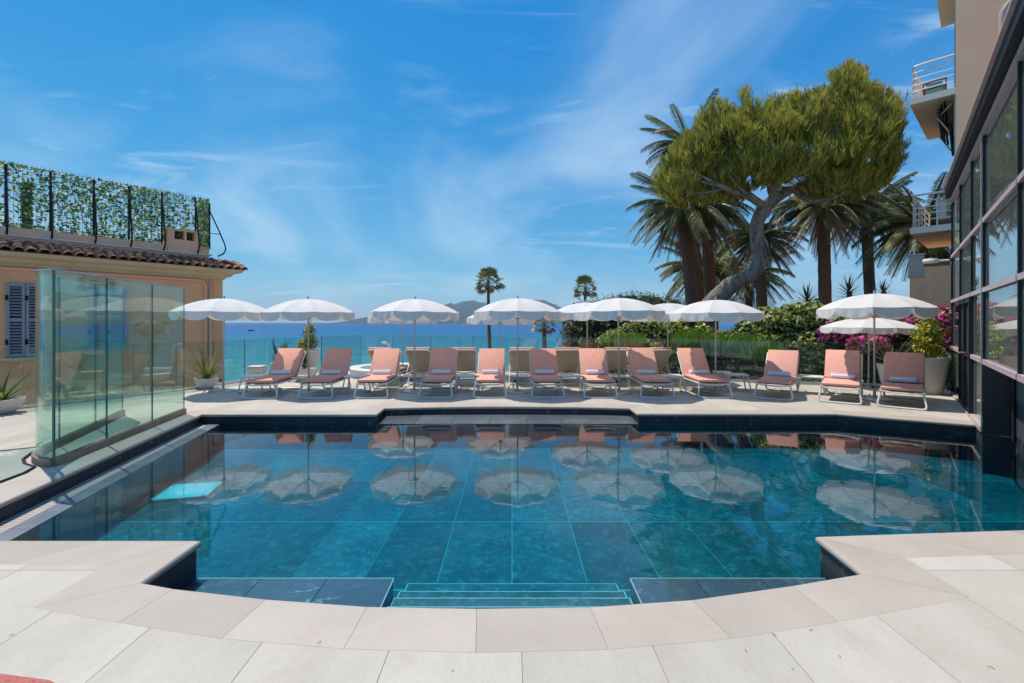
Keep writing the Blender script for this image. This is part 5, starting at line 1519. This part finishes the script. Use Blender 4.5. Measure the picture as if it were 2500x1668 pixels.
# fan palms
def fan_mesh(seed):
    mb = MB(); r = np.random.default_rng(seed)
    mb.tube([(0, 0, 0), (.5, 0, .06), (.95, 0, 0)], .012, 4)
    nb = 16
    for k in range(nb):
        a = R(-115 + 230 * k / (nb - 1)); l = .62 * (1 - .22 * abs(k / (nb - 1) - .5) * 2) * r.uniform(.9, 1.08)
        d = Vector((math.cos(a), math.sin(a), .10)); w = Vector((-math.sin(a), math.cos(a), 0)) * .045
        p = Vector((.95, 0, 0)); q = p + d * l * .6; tip = p + d * l + Vector((0, 0, -.22 * l))
        mb.add([p, q + w, tip, q - w], [(0, 1, 2, 3)])
    return mb
FM = [fan_mesh(1).mesh('fan_leaf', M['palmgreen']), fan_mesh(2).mesh('fan_leaf', M['palmgreen2']), fan_mesh(3).mesh('fan_leaf', M['palmdead'])]
def fan_palm(label, Y, base_px, head_px, head_py, r0, r1, S, n, seed, base_z=-6.9, lean=0):
    r = np.random.default_rng(seed)
    bx = at(base_px, Y); hx, _, hz = at(head_px, Y, head_py)
    t = thing('fan_palm', label, 'palm tree', (bx, Y, base_z))
    obj('trunk', ringed_trunk((bx, Y, base_z), (hx, Y, hz), r0, r1, (lean, 0), 20, seed).mesh('trunk', M['palmbark'], True), t)
    for k in range(n):
        f = (k + .5) / n; el = 1.25 - 2.1 * f; az = k * 2.39996 + r.uniform(-.3, .3)
        me = FM[2] if f > .86 else FM[1] if r.uniform() < .3 else FM[0]
        o = obj('fan_leaf', me, t, False, loc=(hx, Y, hz), rot=(r.uniform(-.5, .5), -el, az)); s = S * r.uniform(.75, 1.1); o.scale = (s, s, s)
fan_palm('tall thin fan palm rising between the two centre umbrellas', 52, 1204, 1192, 688, .26, .16, 1.35, 46, 201, lean=-.15)
fan_palm('fan palm sticking up left of the wispy bush', 48, 1425, 1429, 704, .22, .14, 1.05, 40, 202)
fan_palm('short fan palm below the centre umbrella, against the sea', 44, 1332, 1328, 790, .27, .20, 1.0, 30, 203)
# yuccas
def yucca(label, Y, px, py, py_base, rad, n, seed):
    r = np.random.default_rng(seed)
    x, _, z = at(px, Y, py); zb = EYE - (py_base - 787) / 1111.1 * Y
    t = thing('yucca', label, 'yucca', (x, Y, zb))
    obj('stem', MB().tube([(x, Y, -1.8), (x + .03, Y, z)], .09, 7).mesh('stem', M['palmbark']), t)
    for k in range(n):
        f = (k + .5) / n; el = 1.45 - 2.25 * f
        o = obj('leaf', BL_D[k % 2], t, False, loc=(x, Y, z + .1 - .5 * f), rot=(r.uniform(-.4, .4), -el, k * 2.39996))
        L = rad * r.uniform(.85, 1.1); o.scale = (L, .9, L)
yucca('dark spiky yucca left of the straight palm trunk', 17, 1971, 733, 800, .62, 60, 1)
yucca('dark spiky yucca just right of the straight palm trunk', 18, 2072, 712, 790, .66, 60, 2)
yucca('small spiky yucca behind the top of the umbrella near the facade', 19, 2156, 712, 790, .55, 44, 3)

# ------------------------------------------------------------------ pine
PY = 16.5
pn = thing('pine_tree', 'big leaning pine with twisted grey trunk and broad olive green crown', 'pine tree', (at(1712, PY), PY, -1.8))
def pts3(L, Y=PY): return [at(px, Y + dy_, py) for px, py, dy_ in L]
def gnarl(path, radii, seed, seg=12, sub=5):
    P = [Vector(p) for p in path]; pts, rad = [], []
    for i in range(len(P) - 1):
        p0, p1, p2, p3 = P[max(0, i - 1)], P[i], P[i + 1], P[min(len(P) - 1, i + 2)]
        for k in range(sub):
            t = k / sub
            pts.append(.5 * ((2 * p1) + (-p0 + p2) * t + (2 * p0 - 5 * p1 + 4 * p2 - p3) * t * t + (-p0 + 3 * p1 - 3 * p2 + p3) * t ** 3)); rad.append(radii[i] + (radii[i + 1] - radii[i]) * t)
    pts.append(P[-1]); rad.append(radii[-1])
    mb = MB().tube(pts, rad, seg)
    for i, v in enumerate(mb.v):
        c = pts[min(len(pts) - 1, i // seg)]; d = Vector(v) - c
        f = 1 + .34 * noise.noise(Vector(v) * 1.7 + Vector((seed, 0, 0))) + .22 * noise.noise(Vector(v) * 4.5)
        mb.v[i] = tuple(c + d * f)
    return mb
trunk_pts = pts3([(1690, 905, 0), (1718, 790, 0), (1752, 722, 0), (1800, 690, 0), (1842, 662, .1), (1852, 618, .15), (1846, 560, .15), (1868, 510, .1), (1895, 482, 0)])
obj('trunk', gnarl(trunk_pts, [.46, .40, .33, .28, .28, .26, .27, .22, .19], 3).mesh('trunk', M['bark'], True), pn)
for L, rr in (([(1895, 482, 0), (1935, 462, .3), (1985, 440, .5), (2060, 400, .8)], [.21, .17, .13, .06]),
              ([(1895, 482, 0), (1880, 440, -.3), (1900, 380, -.4), (1960, 300, -.4)], [.17, .13, .10, .04]),
              ([(1868, 510, .1), (1830, 480, -.2), (1770, 460, -.4), (1690, 420, -.6)], [.15, .12, .09, .04]),
              ([(1935, 462, .3), (1980, 490, .0), (2040, 480, -.5), (2110, 440, -.8)], [.12, .10, .07, .03]),
              ([(1880, 440, -.3), (1830, 400, -.2), (1790, 340, 0), (1770, 270, .1)], [.10, .08, .06, .02]),
              ([(1900, 380, -.4), (1990, 330, 0), (2060, 250, .3)], [.08, .06, .03]),
              ([(1846, 560, .15), (1870, 590, -.1), (1885, 640, -.2)], [.07, .05, .02])):
    obj('branch', gnarl(pts3(L), rr, 5, 8).mesh('branch', M['bark'], True), pn)
def pine_crown():
    r = np.random.default_rng(77)
    lob = []
    for cx_, cy_, rx, ry, dy_ in ((285, 720, 125, 140, -.3), (400, 600, 130, 150, 0), (470, 500, 110, 150, .4), (590, 520, 140, 150, -.6), (700, 450, 130, 150, .2), (820, 500, 160, 160, -.5), (900, 400, 130, 130, .5), (1010, 420, 140, 160, -.2),
                                  (1130, 400, 150, 160, .5), (1220, 300, 110, 190, 0), (1270, 220, 70, 130, .1), (1390, 340, 110, 150, .3), (1320, 470, 180, 190, -.6), (1440, 480, 105, 190, .2), (1350, 650, 190, 150, .2), (1420, 620, 110, 170, -.3),
                                  (1180, 640, 170, 150, -.7), (1220, 770, 180, 90, 0), (1000, 600, 160, 120, -.8), (860, 650, 170, 110, -.6), (700, 680, 160, 130, -.4), (560, 720, 150, 110, 0), (430, 800, 120, 90, .2), (620, 800, 90, 70, .3), (1060, 790, 110, 60, .4), (330, 830, 90, 60, 0)):
        px_, py_ = P3(cx_, cy_); x, y, z = at(px_, PY + dy_, py_); k = .42735 / 1111.1 * PY
        lob.append((x, y, z, rx * k * .90, max(rx, ry) * k * .92, ry * k * .90))
    lob = np.array(lob)
    vol = lob[:, 3] * lob[:, 4] * lob[:, 5]; w = vol ** .75; w /= w.sum()
    P, D, MI = [], [], []
    def add_tuft(p, d): P.append(p); D.append(d)
    for i in r.choice(len(lob), 19000, p=w):
        l = lob[i]; d = r.normal(0, 1, 3); d /= np.linalg.norm(d)
        rad = r.uniform(.25, 1) ** .42
        f = rad * (1 + .26 * noise.noise(tuple((l[:3] + d * l[3:]) * 1.1)))
        if r.uniform() < .10: f *= r.uniform(1.05, 1.28)
        p = l[:3] + d * l[3:] * f
        if noise.noise(tuple(p * 1.0 + 7.0)) + .6 * noise.noise(tuple(p * 2.3 + 3.0)) < -.16: continue
        dd = d * .50 + np.array([0, 0, 1.15]) + r.normal(0, .26, 3)
        add_tuft(p, dd / np.linalg.norm(dd))
    # upright leading shoots on the outline
    for cx_, cy_, h, n_ in ((285, 560, 60, 24), (520, 330, 95, 60), (560, 330, 60, 40), (430, 400, 80, 40), (680, 260, 90, 70), (740, 330, 70, 40), (820, 320, 100, 70), (880, 300, 90, 60), (940, 290, 90, 60), (1000, 280, 90, 70), (1080, 270, 90, 60), (1130, 250, 90, 60), (1200, 180, 110, 90), (1270, 120, 90, 110), (1310, 150, 90, 90), (1400, 230, 80, 80), (1430, 240, 80, 60), (1510, 350, 80, 60), (1540, 480, 60, 40), (620, 360, 60, 40), (360, 500, 70, 30), (470, 360, 70, 40)):
        k = .42735 / 1111.1 * PY
        for q in range(n_):
            px_, py_ = P3(cx_ + r.normal(0, 22), cy_ + r.uniform(-.55, 1.0) * h)
            dd = np.array([r.normal(0, .25), r.normal(0, .25), 1.0]); add_tuft(np.array(at(px_, PY + r.normal(0, .35), py_)), dd / np.linalg.norm(dd))
    P, D = np.array(P), np.array(D); n = len(P); nb = 9
    a = np.cross(D, r.normal(0, 1, (n, 3))); a /= np.linalg.norm(a, axis=1)[:, None]; b = np.cross(D, a)
    V, F, mi = [], [], []
    for k in range(nb):
        an = r.uniform(0, 2 * math.pi, n)[:, None]; sp = r.uniform(.15, .75, n)[:, None]; L = r.uniform(.15, .34, n)[:, None]
        o = a * np.cos(an) + b * np.sin(an)
        dirv = D + o * sp; dirv /= np.linalg.norm(dirv, axis=1)[:, None]
        st = P + D * r.uniform(-.12, .12, n)[:, None]
        wv = np.cross(dirv, r.normal(0, 1, (n, 3))); wv /= np.linalg.norm(wv, axis=1)[:, None]; wv *= .013
        V.append(np.stack([st - wv, st + wv, st + dirv * L * .6 + wv * .9, st + dirv * L], 1))
    V = np.concatenate(V, 0)
    mt = r.choice(3, n, p=[.40, .42, .18])
    return np_mesh('crown', V.reshape(-1, 3), np.arange(len(V) * 4).reshape(-1, 4), np.tile(mt, nb), [M['needle1'], M['needle2'], M['needle3']])
tag(obj('crown', pine_crown(), pn), kind='stuff')
for a_, b_ in (((1770, 460), (1660, 470)), ((1770, 460), (1640, 405)), ((1690, 420), (1700, 330)), ((1790, 340), (1740, 290)), ((1790, 340), (1850, 285)), ((1960, 300), (1930, 230)), ((1960, 300), (2020, 230)), ((2060, 400), (2120, 330)),
               ((1985, 440), (2060, 470)), ((2060, 250), (2070, 190)), ((2060, 250), (2120, 260)), ((1900, 380), (1880, 300)), ((1985, 440), (1990, 380)), ((2110, 440), (2150, 380)), ((1830, 480), (1760, 400)), ((1830, 400), (1870, 330))):
    d0, d1 = random.uniform(-.5, .3), random.uniform(-1.0, .6)
    p0, p1 = Vector(at(a_[0], PY + d0, a_[1])), Vector(at(b_[0], PY + d1, b_[1]))
    md = p0.lerp(p1, .5) + Vector((random.uniform(-.15, .15), random.uniform(-.2, .2), -.12))
    obj('branch', gnarl([p0, md, p1], [.05, .035, .012], random.random() * 9, 6, 4).mesh('branch', M['bark'], True), pn)

# ------------------------------------------------------------------ boats
def hull(L, B, H):
    mb = MB(); st = []
    for t, w, h0 in ((0, .85, .0), (.25, 1, 0), (.6, .95, 0), (.85, .55, .1), (1.0, .03, .3)):
        st.append([(t * L - L / 2, -w * B / 2, H * (1 + .25 * t)), (t * L - L / 2, -w * B * .36, h0 * H), (t * L - L / 2, w * B * .36, h0 * H), (t * L - L / 2, w * B / 2, H * (1 + .25 * t))])
    vs = [p for s in st for p in s]
    fs = [(i * 4 + j, i * 4 + j + 1, i * 4 + 5 + j, i * 4 + 4 + j) for i in range(4) for j in range(3)] + [(i * 4 + 3, i * 4, i * 4 + 4, i * 4 + 7) for i in range(4)] + [(0, 3, 2, 1)]
    return mb.add(vs, fs)
def boat(px, py, L, rz, label, dark, wake=0):
    Y = 1111.1 * (EYE + 7.2) / (py - 787); x = at(px, Y)
    t = thing('motor_boat', label, 'boat', (x, Y, -7.2), rz)
    obj('hull', hull(L, L * .32, L * .14).mesh('hull', M['boat_dark' if dark else 'boat_white']), t, True)
    obj('cabin', MB().box((-L * .05, 0, L * .21), (L * .30, L * .22, L * .14)).mesh('cabin', M['boat_white']), t, True)
    obj('windscreen', MB().box((L * .13, 0, L * .20), (L * .05, L * .2, L * .08), 0, 0, 0, .5).mesh('windscreen', M['boat_dark']), t, True)
    if wake:
        vs = [(0, -.6, .05), (0, .6, .05), (-wake * .3, 2.2, .05), (-wake, 3.4, .05), (-wake, 1.6, .05), (-wake * .3, -1.8, .05)]
        o = obj('wake', MB().add(vs, [tuple(range(6))]).mesh('wake', M['foam'])); o.location = (x - L * .5 * math.cos(rz), Y, -7.2); o.rotation_euler = (0, 0, rz)
        tag(o, kind='stuff')
boat(613, 808.5, 6.5, R(185), 'small dark boat on the sea above the left part of the glass fence', True, 9)
boat(888, 796, 11, R(0), 'white speedboat with a long wake in front of the hills', False, 52)
boat(1018, 792, 15, R(180), 'tiny white boat near the shore of the hills', False, 20)
Yb = 1111.1 * 8.75 / 19.0
by = thing('buoy', 'small pale marker buoy on the sea right of the potted shrub', 'buoy', (at(826, 806), Yb, -7.2)); by.location.x = at(826, Yb)
obj('float', MB().lathe([(.0, -.2), (.6, 0), (.7, .4), (.3, 1.2), (.12, 2.0), (0, 2.1)], 10).mesh('float', M['foam'], True), by, True)

# ------------------------------------------------------------------ rug corner and small litter
rg = MB(); n = 9
rc = [(-2.9, 2.03), (-2.236, 1.993), (-1.99, 1.958), (-1.6, 1.80), (-1.6, 1.2), (-2.9, 1.2)]
tag(obj('woven_rug', MB().prism(rc, .002, .011).mesh('woven_rug', M['rug'])), 'corner of a red and white woven rug on the paving, bottom left', 'rug')
lit = MB(); r = np.random.default_rng(3)
for px_, py_ in ((1105, 1640), (1890, 1552), (1980, 1540), (2050, 1605), (1935, 1636), (28, 1552), (1820, 1590), (2420, 1632), (780, 1570)):
    Y = 1111.1 * EYE / (py_ - 787); x = at(px_, Y); a_ = r.uniform(0, 3)
    l = r.uniform(.004, .012)
    lit.tube([(x - l * math.cos(a_), Y - l * math.sin(a_), .003), (x + .002, Y + .002, .007), (x + l * math.cos(a_), Y + l * math.sin(a_), .003)], .0013, 4)
tag(obj('dry_litter', lit.mesh('dry_litter', M['wood'])), kind='stuff')

# ------------------------------------------------------------------ haze
hz_m, n, l = new_mat('haze')
o_ = n.new('ShaderNodeOutputMaterial'); v_ = n.new('ShaderNodeVolumePrincipled')
v_.inputs['Color'].default_value = (.58, .80, 1.0, 1)
v_.inputs['Density'].default_value = 0.00012
v_.inputs['Anisotropy'].default_value = 0.0
l.new(v_.outputs[0], o_.inputs['Volume'])
hb_ = MB().box((0, 4600, 138), (18600, 9300, 300)).mesh('haze', hz_m)
tag(obj('haze', hb_), kind='stuff')
